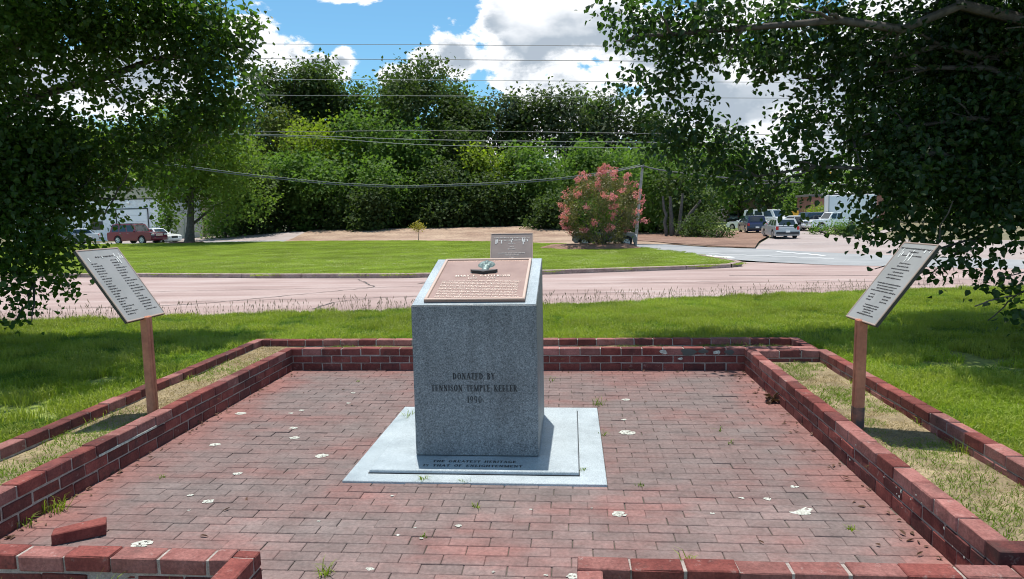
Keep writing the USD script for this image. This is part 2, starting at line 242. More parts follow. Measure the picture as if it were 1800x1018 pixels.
noisy('bark_pale', (.05, .044, .038), (.11, .098, .085), 9., .95, .015, 25.)
plain('bark_scar', (.42, .38, .32), .9)
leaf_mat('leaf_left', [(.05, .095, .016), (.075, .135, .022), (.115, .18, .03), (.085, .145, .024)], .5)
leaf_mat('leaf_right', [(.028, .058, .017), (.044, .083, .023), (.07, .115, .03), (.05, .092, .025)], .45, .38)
leaf_mat('leaf_mid', [(.12, .18, .03), (.17, .23, .042), (.23, .27, .06), (.15, .205, .036)], .3, .68, 1.6, .2)
leaf_mat('leaf_dark', [(.055, .085, .026), (.078, .118, .034), (.11, .15, .044), (.086, .126, .036)], .3, .68, 1.6, .2)
leaf_mat('leaf_green', [(.095, .16, .036), (.135, .21, .048), (.19, .26, .06), (.14, .22, .05)], .35, .68, 1.6, .2)
leaf_mat('leaf_yellow', [(.17, .22, .028), (.23, .275, .04), (.30, .32, .055), (.19, .24, .034)], .4, .68, 1.6, .2)
leaf_mat('leaf_grey', [(.075, .10, .055), (.105, .13, .075), (.14, .16, .095), (.085, .11, .065)], .25, .68, 1.6, .2)
leaf_mat('leaf_olive', [(.13, .12, .05), (.22, .17, .085), (.30, .21, .12), (.10, .12, .04)], .3)
leaf_mat('leaf_gold', [(.30, .25, .05), (.38, .30, .07), (.26, .24, .05)], .3)
leaf_mat('petal', [(.58, .20, .25), (.68, .36, .38), (.56, .30, .30), (.72, .50, .48)], .2, .6)
leaf_mat('grass_blade', [(.22, .285, .036), (.29, .335, .055), (.39, .40, .10), (.24, .295, .044)], .45, .5, 1.2, .25)
leaf_mat('grass_light', [(.27, .31, .06), (.36, .38, .09), (.44, .43, .15), (.30, .34, .06)], .45, .5, 1.2, .25)
leaf_mat('grass_deep', [(.10, .175, .022), (.15, .22, .03), (.20, .26, .04), (.12, .19, .026)], .45, .5, 1.2, .25)
leaf_mat('grass_far', [(.24, .295, .055), (.30, .335, .08), (.39, .375, .13), (.26, .31, .06)], .45, .6, 1.2, .2)
leaf_mat('straw', [(.31, .235, .125), (.23, .17, .09), (.38, .30, .165), (.19, .18, .055), (.15, .19, .042)], .2, .7, 1., .2)
leaf_mat('bed_green', [(.16, .23, .03), (.22, .28, .04), (.28, .28, .08), (.13, .19, .03)], .3, .6, 1.2, .2)
leaf_mat('seed_stalk', [(.34, .27, .17), (.42, .34, .22), (.25, .25, .10), (.36, .27, .17)], .2, .8, 1., .2)
leaf_mat('dry_leaf', [(.14, .08, .055), (.26, .18, .11), (.36, .28, .17), (.10, .06, .05)], .1, .8, 1., .2)
noisy('lichen', (.27, .265, .23), (.50, .51, .455), 90., .95, lo=.40, hi=.6)
plain('lichen_dark', (.07, .07, .062), .95)
plain('wire_dark', (.10, .10, .105), .6); plain('wire_pale', (.20, .21, .21), .7)
noisy('pole_wood', (.22, .20, .175), (.33, .305, .275), 5., .85)
noisy('white_block', (.66, .67, .68), (.80, .81, .82), .8, .8, fine=(3., .12))
plain('garage_white', (.82, .83, .84), .6); plain('trim_dark', (.06, .06, .06), .7)
noisy('beige_block', (.44, .38, .25), (.52, .46, .32), .5, .85)
noisy('tan_wall', (.33, .24, .19), (.40, .30, .25), .5, .85); plain('roof_grey', (.13, .12, .12), .9); noisy('red_brick_far', (.26, .12, .09), (.32, .16, .12), 2., .9)
for nm, c, r in (('paint_maroon', (.16, .012, .03), .25), ('paint_white', (.74, .75, .76), .3), ('paint_blue', (.014, .02, .065), .25), ('paint_pewter', (.16, .165, .17), .35), ('paint_silver', (.40, .42, .43), .3), ('paint_black', (.02, .022, .026), .22), ('paint_grey', (.12, .13, .14), .3), ('paint_red', (.35, .02, .03), .3)):
    plain(nm, c, r, coat_weight=.6, coat_roughness=.05)
plain('tyre', (.018, .018, .019), .85); plain('rim', (.55, .56, .57), .35, .7); plain('chrome', (.62, .63, .64), .2, .9); plain('plastic_dark', (.035, .036, .038), .6)
plain('car_glass', (.02, .028, .035), .05, specular_ior_level=.8); plain('lamp_clear', (.68, .68, .66), .15); plain('lamp_red', (.42, .015, .015), .2)
plain('box_white', (.76, .79, .82), .5); plain('sign_yellow', (.70, .38, .03), .5); plain('banner_blue', (.04, .22, .50), .5); plain('banner_cyan', (.25, .55, .75), .5)
mat('signal_green', {'e': ('emission', {'color': (.05, .9, .45), 'strength': 3.})}, [], 'e.emission')

# ------------------------------------------------------------------ terrain
def g(x, y):
    """height of the ground: level around the plaza, a slope down to the street, a low bank under the wood"""
    x, y = np.asarray(x, float), np.asarray(y, float)
    z = .08-np.clip(y-9, 0, 21)*.04
    s = np.clip((y-66)/14, 0, 1); s = s*s*(3-2*s)
    side = np.clip((8-x)/6, 0, 1)*np.clip((x+45)/15, 0, 1)
    return z+s*.75*side
def sheet(poly, cell, lift, z=None, noise=0.):
    """a flush sheet over the ground, cut into cells so that it follows the slope"""
    x0, y0, x1, y1 = poly.bounds; mb = MB(); shapely.prepare(poly)
    for X in np.arange(math.floor(x0/cell)*cell, x1, cell):
        for Y in np.arange(math.floor(y0/cell)*cell, y1, cell):
            b = sbox(X, Y, X+cell, Y+cell)
            if not poly.intersects(b): continue
            if poly.contains(b): v = np.array([[X, Y], [X+cell, Y], [X+cell, Y+cell], [X, Y+cell]]); f = np.array([[0, 1, 2], [0, 2, 3]]); parts = [(v, f)]
            else:
                parts = []
                c = poly.intersection(b)
                for q in getattr(c, 'geoms', [c]):
                    if q.geom_type == 'Polygon' and q.area > 1e-5:
                        v, f = trimesh.creation.triangulate_polygon(q, engine='earcut'); v = np.asarray(v); f = np.asarray(f)
                        a = v[f]; cr = (a[:, 1, 0]-a[:, 0, 0])*(a[:, 2, 1]-a[:, 0, 1])-(a[:, 1, 1]-a[:, 0, 1])*(a[:, 2, 0]-a[:, 0, 0])
                        f = np.where(cr[:, None] < 0, f[:, ::-1], f); parts.append((v, f))
            for v, f in parts:
                h = g(v[:, 0], v[:, 1]) if z is None else np.full(len(v), z)
                if noise: h = h+noise*(meshkit.fbm(np.stack([v[:, 0]*1.7, v[:, 1]*1.7, 0*v[:, 0]], 1), 3, 4)-.5)
                mb.add(np.column_stack([v, h+lift]), f)
    return mb.get()
# base ground to the horizon
xs = np.unique(np.concatenate([np.arange(-60, 61, 2.), np.array([-1500, -800, -400, -250, -160, -120, -90, -75, 75, 90, 120, 160, 250, 400, 800, 1500.])]))
ys = np.unique(np.concatenate([np.arange(-20, 121, 2.), np.array([-600, -200, -80, -40, 140, 180, 250, 400, 800, 1600.])]))
gx, gy = np.meshgrid(xs, ys); gzv = g(gx, gy)-.12
gzv[(gx > -5) & (gx < 5) & (gy > -3) & (gy < 9)] = -.35
ni = len(xs); ii, jj = np.meshgrid(np.arange(len(ys)-1), np.arange(ni-1), indexing='ij'); q = np.stack([ii*ni+jj, ii*ni+jj+1, (ii+1)*ni+jj+1, (ii+1)*ni+jj], -1).reshape(-1, 4)
obj('ground', (np.column_stack([gx.ravel(), gy.ravel(), gzv.ravel()]), q), 'far_ground', smooth=True, kind='structure', label='dry grassy earth under and beyond the streets', cat='ground')

plaza = Polygon([(-3.75, -3), (2.54, -3), (2.54, 7.9), (-3.75, 7.9)])
drive_near = [(-40, 7.5), (-14, 9.4), (-8.3, 10.5), (-5.8, 11.2), (-3., 11.75), (-.5, 12.4), (2.2, 13.6), (5.6, 14.9), (9.9, 16.1), (16, 17.6), (45, 23)]
isl_front = [(-60, 30.5), (-30, 27.6), (-17.3, 26.3), (-11, 24.4), (-5.5, 23.4), (-.9, 24.9), (4.3, 27.3), (6.4, 28.7)]
isl_tip = [(7.1, 29.6), (7.25, 30.6), (6.9, 32.8)]
isl_back = [(6.4, 35.3), (4.6, 42.6), (0, 49.5), (-7.1, 55.8), (-14, 59.5), (-20.8, 61.6), (-31.5, 62.4), (-60, 63)]
lawn_poly = Polygon([(-40, -3)]+drive_near[:]+[(45, -3)]).difference(plaza)
obj('near_lawn', sheet(lawn_poly, 1., 0.0, noise=.02), 'grass_base', smooth=True, kind='structure', label='mown grass around the brick walls, reaching to the driveway', cat='lawn')
drive_poly = Polygon(drive_near+[(45, 33), (20, 32.7), (19.9, 30.2), (16.5, 24.3), (9.7, 30.6), (7.3, 32.5)]+isl_tip[::-1]+isl_front[::-1]).buffer(.15)
drive_poly = drive_poly.difference(lawn_poly.buffer(-.02))
isl_poly = Polygon(isl_front+isl_tip+isl_back)
road_c = LineString([(34, 8), (24.5, 19), (18.2, 27.2), (11.4, 34.6), (8.2, 40), (5., 46.), (-3.5, 57.), (-14, 63), (-21, 65.3), (-32, 66), (-90, 66.5)])
road_poly = road_c.buffer(3.6, cap_style=2)
side_poly = Polygon([(10.2, 40.), (11.2, 43.5), (13.2, 50), (17, 61), (21.5, 76), (27, 101), (36, 150), (52, 150), (42, 101), (36, 82), (31, 70.5), (25.5, 60.5), (22.6, 55.), (24, 50), (40, 45), (40, 36), (20, 28), (14, 35)])
apron = Polygon([(-48, 68), (-30, 67.5), (-24, 67.6), (-27, 72), (-34, 82), (-40, 99), (-46, 99), (-44, 80), (-50, 76)])
road_poly = road_poly.difference(isl_poly.buffer(.02)).difference(lawn_poly)
drive_poly = drive_poly.difference(road_poly.buffer(-.02)).difference(isl_poly.buffer(-.05))
driveway = thing('driveway', 'pinkish concrete driveway sweeping past the plaza', 'driveway', kind='structure')
obj('slab', sheet(drive_poly, 1.5, -.045), 'driveway_concrete', driveway, smooth=True)
obj('street', sheet(road_poly, 2., -.04), 'asphalt', smooth=True, kind='structure', label='grey asphalt street passing behind the grass island', cat='street')
obj('side_street', sheet(side_poly.difference(road_poly.buffer(-.05)), 3., -.05), 'street_concrete', smooth=True, kind='structure', label='pale concrete side street with cars, running away beyond the asphalt', cat='street')
obj('parking_apron', sheet(apron, 3., -.03), 'street_concrete', smooth=True, kind='structure', label='pale concrete apron beside the white block garage', cat='pavement')
obj('island_lawn', sheet(isl_poly, 2., .09), 'island_base', smooth=True, kind='structure', label='grass island between the driveway and the street', cat='lawn')
bank = Polygon([(-28, 67.), (-27, 63.0), (-20.8, 62.1), (-14, 60.), (-7.1, 56.3), (-1.5, 51.7), (1.2, 49.4), (6.5, 49.2), (8.6, 44.9), (10.8, 42.7), (13.1, 50.3), (16.8, 61.2), (20, 73), (20, 110), (-33, 110), (-31, 84)])
obj('dirt_bank', sheet(bank, 2.5, .0, noise=.12), 'dirt_bank', smooth=True, kind='structure', label='bare brown earth strip in front of the wood', cat='bank')
obj('pine_straw_bed', sheet(Polygon([(5.8, 52.6), (8.8, 45.1), (10.9, 42.6), (13.1, 50.2), (16.8, 61.), (18, 70), (4, 70), (2, 62)]), 2.5, .035, noise=.06), 'pine_straw', smooth=True, kind='structure', label='reddish pine straw bank under the corner trees', cat='bank')
obj('side_grass', sheet(Polygon([(21.8, 62.), (24.5, 61.4), (31.5, 73), (35, 82), (32, 82), (27.5, 74.), (23, 66)]), 3., -.02), 'island_base', smooth=True, kind='structure', label='grass verge between the side street and the car park', cat='verge')
obj('far_grass', sheet(Polygon([(15.5, 74), (20.6, 76), (26.5, 104), (28, 125), (12, 125)]), 4., .05), 'island_base', smooth=True, kind='structure', label='strip of grass along the far side street', cat='verge')
# kerbs
def ribbon(pts, w, h0, h1, step=.8):
    ls = LineString(pts); n = max(2, int(ls.length/step)); P = np.array([ls.interpolate(d).coords[0] for d in np.linspace(0, ls.length, n)])
    t = np.gradient(P, axis=0); t /= np.linalg.norm(t, axis=1, keepdims=True); nn = np.column_stack([-t[:, 1], t[:, 0]])
    a, b = P-nn*w/2, P+nn*w/2; za, zb = g(a[:, 0], a[:, 1]), g(b[:, 0], b[:, 1])
    ring = np.stack([np.column_stack([a, za+h0]), np.column_stack([a, za+h1-.02]), np.column_stack([a*.8+b*.2, za+h1]), np.column_stack([b, zb+h1]), np.column_stack([b, zb+h0])], 1)
    k = 5; i, j = np.meshgrid(np.arange(n-1), np.arange(k-1), indexing='ij')
    q = np.stack([i*k+j, (i+1)*k+j, (i+1)*k+j+1, i*k+j+1], -1).reshape(-1, 4)
    return ring.reshape(-1, 3), q
kerb = thing('island_kerb', 'weathered concrete kerb along the front and tip of the grass island', 'kerb', kind='structure')
kl = LineString(isl_front+isl_tip+isl_back[:1]); nseg = 26
for k in range(nseg):
    a, b = kl.length*(k/nseg)**.8, kl.length*((k+1)/nseg)**.8
    seg = shapely.ops.substring(kl, a+.01, b-.01)
    obj('kerb_stone', ribbon(list(seg.coords), .22, -.2, .115), 'kerb_concrete', kerb)
obj('lawn_edge', ribbon(drive_near[1:-1], .12, -.12, .012), 'kerb_concrete', smooth=False, kind='structure', label='thin crumbling concrete edge between the near lawn and the driveway', cat='kerb')
def strip(pts, w, lift, rng=None, jag=0.):
    ls = LineString(pts); n = max(3, int(ls.length/.25)); P = np.array([ls.interpolate(d).coords[0] for d in np.linspace(0, ls.length, n)])
    if rng is not None: P = P+rng.normal(0, jag, P.shape)*np.minimum(1, np.arange(n)/2)[:, None]
    t = np.gradient(P, axis=0); t /= np.linalg.norm(t, axis=1, keepdims=True)+1e-9; nn = np.column_stack([-t[:, 1], t[:, 0]])
    ww = w*(1 if rng is None else rng.uniform(.4, 1.3, n))[:, None] if rng is not None else w
    a, b = P-nn*ww/2, P+nn*ww/2
    v = np.stack([np.column_stack([a, g(a[:, 0], a[:, 1])+lift]), np.column_stack([b, g(b[:, 0], b[:, 1])+lift])], 1).reshape(-1, 3); i = np.arange(n-1)
    return v, np.stack([2*i, 2*i+2, 2*i+3, 2*i+1], 1)
rng = np.random.default_rng(5)
for pts, w in (([(-13, 12.2), (-7.9, 13.9), (-5.4, 18.8), (-7.2, 22.9)], .06), ([(-4.9, 12.7), (-5.0, 14.2), (-4.3, 15.3), (-2, 16.0)], .05), ([(-4.5, 20), (-4.1, 21.8), (-3.9, 23.4)], .12),
               ([(-14, 17.5), (0, 19.5), (12, 20.2)], .05), ([(5., 22.6), (8.2, 22.1), (9.6, 21.9)], .16), ([(3., 19.2), (6.5, 19.0), (11, 19.6)], .06), ([(-9, 14.5), (-2, 15.6), (4, 16.5), (9.9, 18.2)], .04)):
    obj('crack', strip(pts, w, -.038, rng, .035), 'crack', driveway)
obj('lane_line', strip([(7.4, 38.4), (9.6, 36.2), (12.2, 33.6)], .12, -.034), 'road_paint', kind='structure', label='thin white lane line on the asphalt street', cat='road marking')
obj('stop_bar', strip([(6.9, 37.), (7.9, 35.2)], .5, -.034), 'road_paint', kind='structure', label='short white bar painted on the asphalt near the island tip', cat='road marking')
obj('turn_line', strip([(11.2, 39.3), (12.2, 37.), (12.5, 35.6)], .2, -.034), 'road_paint', kind='structure', label='curved white line at the mouth of the side street', cat='road marking')

# ------------------------------------------------------------------ plaza: paving and brick walls
rnd = random.Random(11); nrg = np.random.default_rng(21)
XL, XR, YB, ZT = -3.0, 1.738, 7.144, .23
SLAB = sbox(-1.432, 4.057, .2045, 5.708)
paving = thing('plaza_paving', 'red and grey brick pavers laid in running bond inside the low walls', 'paving', kind='structure')
obj('sand_bed', box(XL-.05, XR+.05, -1.5, YB+.05, -.16, -.0075, .001), 'joint_sand', paving)
PW, PH = .206, .092
cand = []
for r in range(int((YB+1.2)/PH)):
    y1 = YB-.004-r*PH; y0 = y1-PH; jw = nrg.normal(0, .0015)
    off = (r % 2)*PW/2+nrg.normal(0, .006)
    for c in range(-1, int((XR-XL)/PW)+2):
        x0 = XL+c*PW+off+nrg.normal(0, .0012); x1 = x0+PW
        x0c, x1c = max(x0, XL+.002), min(x1, XR-.002)
        if x1c-x0c < .03: continue
        if y1 < 2.66 and not (-1.33 <= (x0c+x1c)/2 <= 0.0): continue
        if y1 < 2.66: x0c, x1c = max(x0c, -1.338), min(x1c, .008)
        cell = sbox(x0c, y0, x1c, y1)
        if SLAB.contains(cell): continue
        if SLAB.intersects(cell):
            d = cell.difference(SLAB)
            if d.is_empty or d.area < .0012: continue
            x0c, y0b, x1c, y1b = d.bounds
        else: y0b, y1b = y0, y1
        cand.append((x0c, x1c, y0b, y1b))
cand.sort(key=lambda c: math.hypot((c[0]+c[1])/2, (c[2]+c[3])/2-.0) if c[3] > 2.2 else 99)
rest = MB(); np_ = 0
for (x0, x1, y0, y1) in cand:
    gp = nrg.uniform(.0004, .0022); dz = nrg.normal(0, .0013); cx, cy = (x0+x1)/2, (y0+y1)/2
    v, f = bevel((cx, cy, -.03+dz), (x1-x0-2*gp, y1-y0-2*gp, .06), .0032, rz=nrg.normal(0, .007), rx=nrg.normal(0, .007), ry=nrg.normal(0, .005))
    if np_ < 298 and cy > 2.35: obj('paver', (v, f), 'paver_brick', paving); np_ += 1
    else: rest.add(v, f)
obj('far_pavers', rest.get(), 'paver_brick', paving, label='pavers farther back on the plaza', kind='stuff')
def lichen_patch(cx, cy, r, z, rg):
    parts = []
    for _ in range(int(9+r*500)):
        a, q_ = rg.uniform(0, 2*np.pi), rg.choice([rg.uniform(.55, 1.), rg.uniform(0, 1.)]); rr = r*rg.uniform(.16, .42)
        parts.append(affinity.scale(Point(cx+math.cos(a)*r*q_*.85, cy+math.sin(a)*r*q_*.7).buffer(rr, 3), rg.uniform(.8, 1.4), rg.uniform(.6, 1.)))
    u = unary_union(parts).difference(unary_union([Point(cx+rg.normal(0, r*.5), cy+rg.normal(0, r*.4)).buffer(r*rg.uniform(.06, .16), 3) for _ in range(7)])).simplify(.0008)
    mb = MB()
    for q_ in getattr(u, 'geoms', [u]):
        if q_.area > 1e-6: mb.add(*prism(q_, z, z+.0009))
    return mb.get()
def blob_patch(cx, cy, r, z, sq=.75, th=.0012, n=26, rg=nrg):
    a = np.linspace(0, 2*np.pi, n, endpoint=False); rr = r*(1+.6*(meshkit.fbm(np.column_stack([np.cos(a)*2.2+cx*9, np.sin(a)*2.2+cy*7, 0*a]), 3, 5)-.5)*2)
    ring = np.column_stack([cx+np.cos(a)*rr, cy+np.sin(a)*rr*sq, np.full(n, z)]); top = np.column_stack([cx+np.cos(a)*rr*.8, cy+np.sin(a)*rr*sq*.8, np.full(n, z+th)])
    v = np.vstack([ring, top, [[cx, cy, z+th]]]); i = np.arange(n); j = (i+1) % n
    return v, np.vstack([np.column_stack([i, j, n+j]), np.column_stack([i, n+j, n+i]), np.column_stack([n+i, n+j, np.full(n, 2*n)])])
def gpt(px, py, z=0.):
    d = ray(px, py); t = (z-EYE)/d[2]; return d[0]*t, d[1]*t
for px, py, w in ((423, 727, 20), (518, 770, 19), (516, 753, 17), (378, 782, 20), (566, 802, 23), (417, 833, 16), (366, 882, 20), (334, 871, 12), (249, 957, 32), (1101, 761, 28), (1090, 904, 26), (1405, 898, 42), (1349, 878, 15), (1303, 876, 10), (1395, 856, 14), (1098, 693, 12), (1100, 703, 14),
                   (806, 925, 12), (700, 941, 9), (650, 1001, 14), (1008, 1014, 22), (530, 722, 10), (511, 727, 10), (621, 691, 9), (612, 709, 9), (1097, 738, 10), (868, 1006, 8), (933, 896, 7), (689, 872, 7), (740, 947, 8), (1252, 903, 8), (1040, 894, 6), (560, 917, 7), (332, 898, 7), (730, 928, 7), (960, 1012, 8)):
    x, y = gpt(px, py); sc = w/2/FPX*math.hypot(y, EYE)
    obj('lichen_patch', lichen_patch(x, y, sc*.95, .0022, nrg), 'lichen', paving, kind='stuff')

def wall(name, label, x0, x1, y0, y1, z0, z1, courses, axis, off=0., mats=('wall_brick', 'wall_brick', 'wall_brick_dark'), group=None, top_mat=None, jitter=.0015, missing=()):
    """a low wall one brick thick: recessed mortar core, each brick a part"""
    t = thing(name, label, 'wall', group=group)
    obj('mortar', box(x0+.0055, x1-.0055, y0+.0055, y1-.0055, z0-.12, z1-.007, .001), 'mortar', t)
    ch = (z1-z0)/courses; L = (x1-x0) if axis == 'x' else (y1-y0); s0 = x0 if axis == 'x' else y0; BL = .212; k = 0
    for c in range(courses):
        edges = [0.]; e = ((c+off) % 2)*BL/2 or BL
        while e < L-.05: edges.append(e); e += BL
        edges.append(L)
        for a, b in zip(edges[:-1], edges[1:]):
            k += 1
            gp = .0045; za, zb = z0+c*ch+(.004 if c else -.05), z0+(c+1)*ch-(.005 if c < courses-1 else 0)
            a1, b1 = s0+a+(gp if a > 0 else 0), s0+b-(gp if b < L else 0)
            j = nrg.normal(0, jitter, 3); j[2] = min(0, j[2]) if c < courses-1 else j[2]
            xa, xb, ya, yb = (a1, b1, y0, y1) if axis == 'x' else (x0, x1, a1, b1)
            m = top_mat if (top_mat and c == courses-1 and nrg.random() < .4) else mats[int(nrg.integers(len(mats)))]
            v, f = bevel(((xa+xb)/2+j[0], (ya+yb)/2+j[1], (za+zb)/2+j[2]), (xb-xa, yb-ya, zb-za), .005, rz=nrg.normal(0, .003)); v = v+nrg.normal(0, .0011, v.shape)
            obj('brick', (v, f), m, t)
    return t
T = .1
wall('brick_wall', 'three course brick wall at the back of the paving, behind the granite monument', XL-T, 2.44, YB, YB+T, 0, ZT, 3, 'x', top_mat='wall_brick_pale', mats=('wall_brick', 'wall_brick', 'wall_brick_dark'))
wall('brick_wall', 'long brick wall along the left edge of the paving', XL-T, XL, 2.75, YB-.003, 0, ZT, 3, 'y', top_mat='wall_brick_pale')
wall('brick_wall', 'long brick wall along the right edge of the paving', XR, XR+T, 2.98, YB-.02, 0, ZT, 3, 'y', top_mat='wall_brick_pale')
wall('brick_wall', 'short brick wall closing the far end of the right planting bed', XR+T+.003, 2.44, 7.02, 7.12, 0, ZT-.004, 3, 'x', mats=('wall_brick_dark', 'wall_brick'), top_mat='wall_brick_pale')
wall('brick_wall', 'short brick wall closing the near end of the right planting bed', XR, 2.54, 2.877, 2.977, 0, ZT, 3, 'x', mats=('wall_brick_dark', 'wall_brick'), top_mat='wall_brick_pale')
wall('brick_wall', 'outer brick wall between the right planting bed and the shaded lawn', 2.443, 2.54, 2.98, 7.12, .0, ZT-.006, 3, 'y', mats=('wall_brick', 'wall_brick_pale'), top_mat='wall_brick_pale')
wall('brick_wall', 'low outer brick edging behind the back bed, along the sunny lawn', -3.65, 2.41, 7.82, 7.92, .05, .20, 2, 'x', mats=('wall_brick', 'wall_brick_dark'), top_mat='wall_brick_pale')
wall('brick_wall', 'short low brick return closing the right end of the back bed', 2.413, 2.51, 7.25, 7.92, .05, .20, 2, 'y', mats=('wall_brick', 'wall_brick_dark'), top_mat='wall_brick_pale')
wall('brick_wall', 'low outer brick edging along the left bed, behind the left plaque post', -3.753, -3.653, 1.8, 7.92, .05, .20, 2, 'y', mats=('wall_brick', 'wall_brick_dark'), top_mat='wall_brick_pale')
wall('brick_wall', 'near brick wall in the left foreground ending at the plaza entrance', -3.65, -1.443, 2.645, 2.745, .01, ZT, 3, 'x', top_mat='wall_brick_pale', mats=('wall_brick',), jitter=.003)
wall('brick_wall', 'brick return at the left side of the plaza entrance, nearest the viewer', -1.44, -1.34, 1.2, 2.745, .01, ZT-.003, 3, 'y', top_mat='wall_brick_pale', mats=('wall_brick',), jitter=.003)
wall('brick_wall', 'near brick wall in the right foreground starting at the plaza entrance', .013, 3.6, 2.665, 2.765, .01, ZT-.004, 3, 'x', top_mat='wall_brick_pale', mats=('wall_brick',), jitter=.003)
wall('brick_wall', 'brick return at the right side of the plaza entrance, under the near right wall', .013, .113, 1.2, 2.66, .01, ZT-.012, 3, 'y', top_mat='wall_brick_pale', mats=('wall_brick',), jitter=.003)
# white exposed mortar smear on the left wall
obj('mortar_smear', bevel((XL+.003, 4.35, .158), (.006, .62, .016), .002), 'lichen', '/World/brick_wall_001')
for (x, zc, w) in ((1.19, .19, .09), (1.33, .2, .06), (.93, .19, .05), (1.47, .185, .05), (1.6, .19, .06), (1.1, .12, .03)):
    a = np.linspace(0, 2*np.pi, 11, endpoint=False); rr = w*(.6+.5*nrg.random(11))
    v = np.vstack([np.column_stack([x+np.cos(a)*rr, np.full(11, YB-.0035), np.clip(zc+np.sin(a)*rr*.5, .01, .224)]), [[x, YB-.006, zc]]]); i = np.arange(11)
    obj('lichen_patch', (v, np.column_stack([i, (i+1) % 11, np.full(11, 11)])), 'lichen' if w < .055 else 'lichen_dark', '/World/brick_wall')
for k in range(16):
    y = nrg.uniform(3.0, 4.6); zc = nrg.uniform(.02, .2); w = nrg.uniform(.004, .010)
    a = np.linspace(0, 2*np.pi, 7, endpoint=False)
    v = np.vstack([np.column_stack([np.full(7, XR-.003), y+np.cos(a)*w, zc+np.sin(a)*w*.9]), [[XR-.0055, y, zc]]]); i = np.arange(7)
    obj('lichen_patch', (v, np.column_stack([(i+1) % 7, i, np.full(7, 7)])), 'lichen', '/World/brick_wall_002')
v, f = bevel((0, 0, 0), (.10, .24, .058), .005); v = v+.012*(meshkit.noise(v*38, 3)-.5)[:, None]*np.sign(v)
th = .85; v = v@np.array([[math.cos(th), math.sin(th), 0], [-math.sin(th), math.cos(th), 0], [0, 0, 1]]).T
x, y = gpt(134, 948)
lb = thing('loose_brick', 'single loose brick lying askew on the paving behind the near left wall', 'brick', (x, y+.03, .030), -.12)
th = -.15; obj('block', (v, f), 'wall_brick', lb)

# planting beds
def bed(name, poly, z, m, label): obj(name, sheet(poly, .25, 0, z=z, noise=.035), m, smooth=True, kind='structure', label=label, cat='soil')
left_bed = Polygon([(-3.66, 2.74), (-3.09, 2.74), (-3.09, 7.235), (2.42, 7.235), (2.42, 7.83), (-3.66, 7.83)])
right_bed = sbox(1.83, 2.97, 2.45, 7.03)
bed('left_bed_soil', left_bed, .125, 'soil_straw', 'dry strawy soil in the bed running along the left and the back walls')
bed('right_bed_soil', right_bed, .105, 'soil_straw', 'dry strawy soil in the bed around the right plaque post')
fl_bed, fr_bed = sbox(-3.66, -1., -1.43, 2.65), sbox(.1, -1., 3.8, 2.67)
bed('front_left_soil', fl_bed, .10, 'soil', 'earth under grass in front of the near left wall')
bed('front_right_soil', fr_bed, .10, 'soil', 'earth under grass in front of the near right wall')

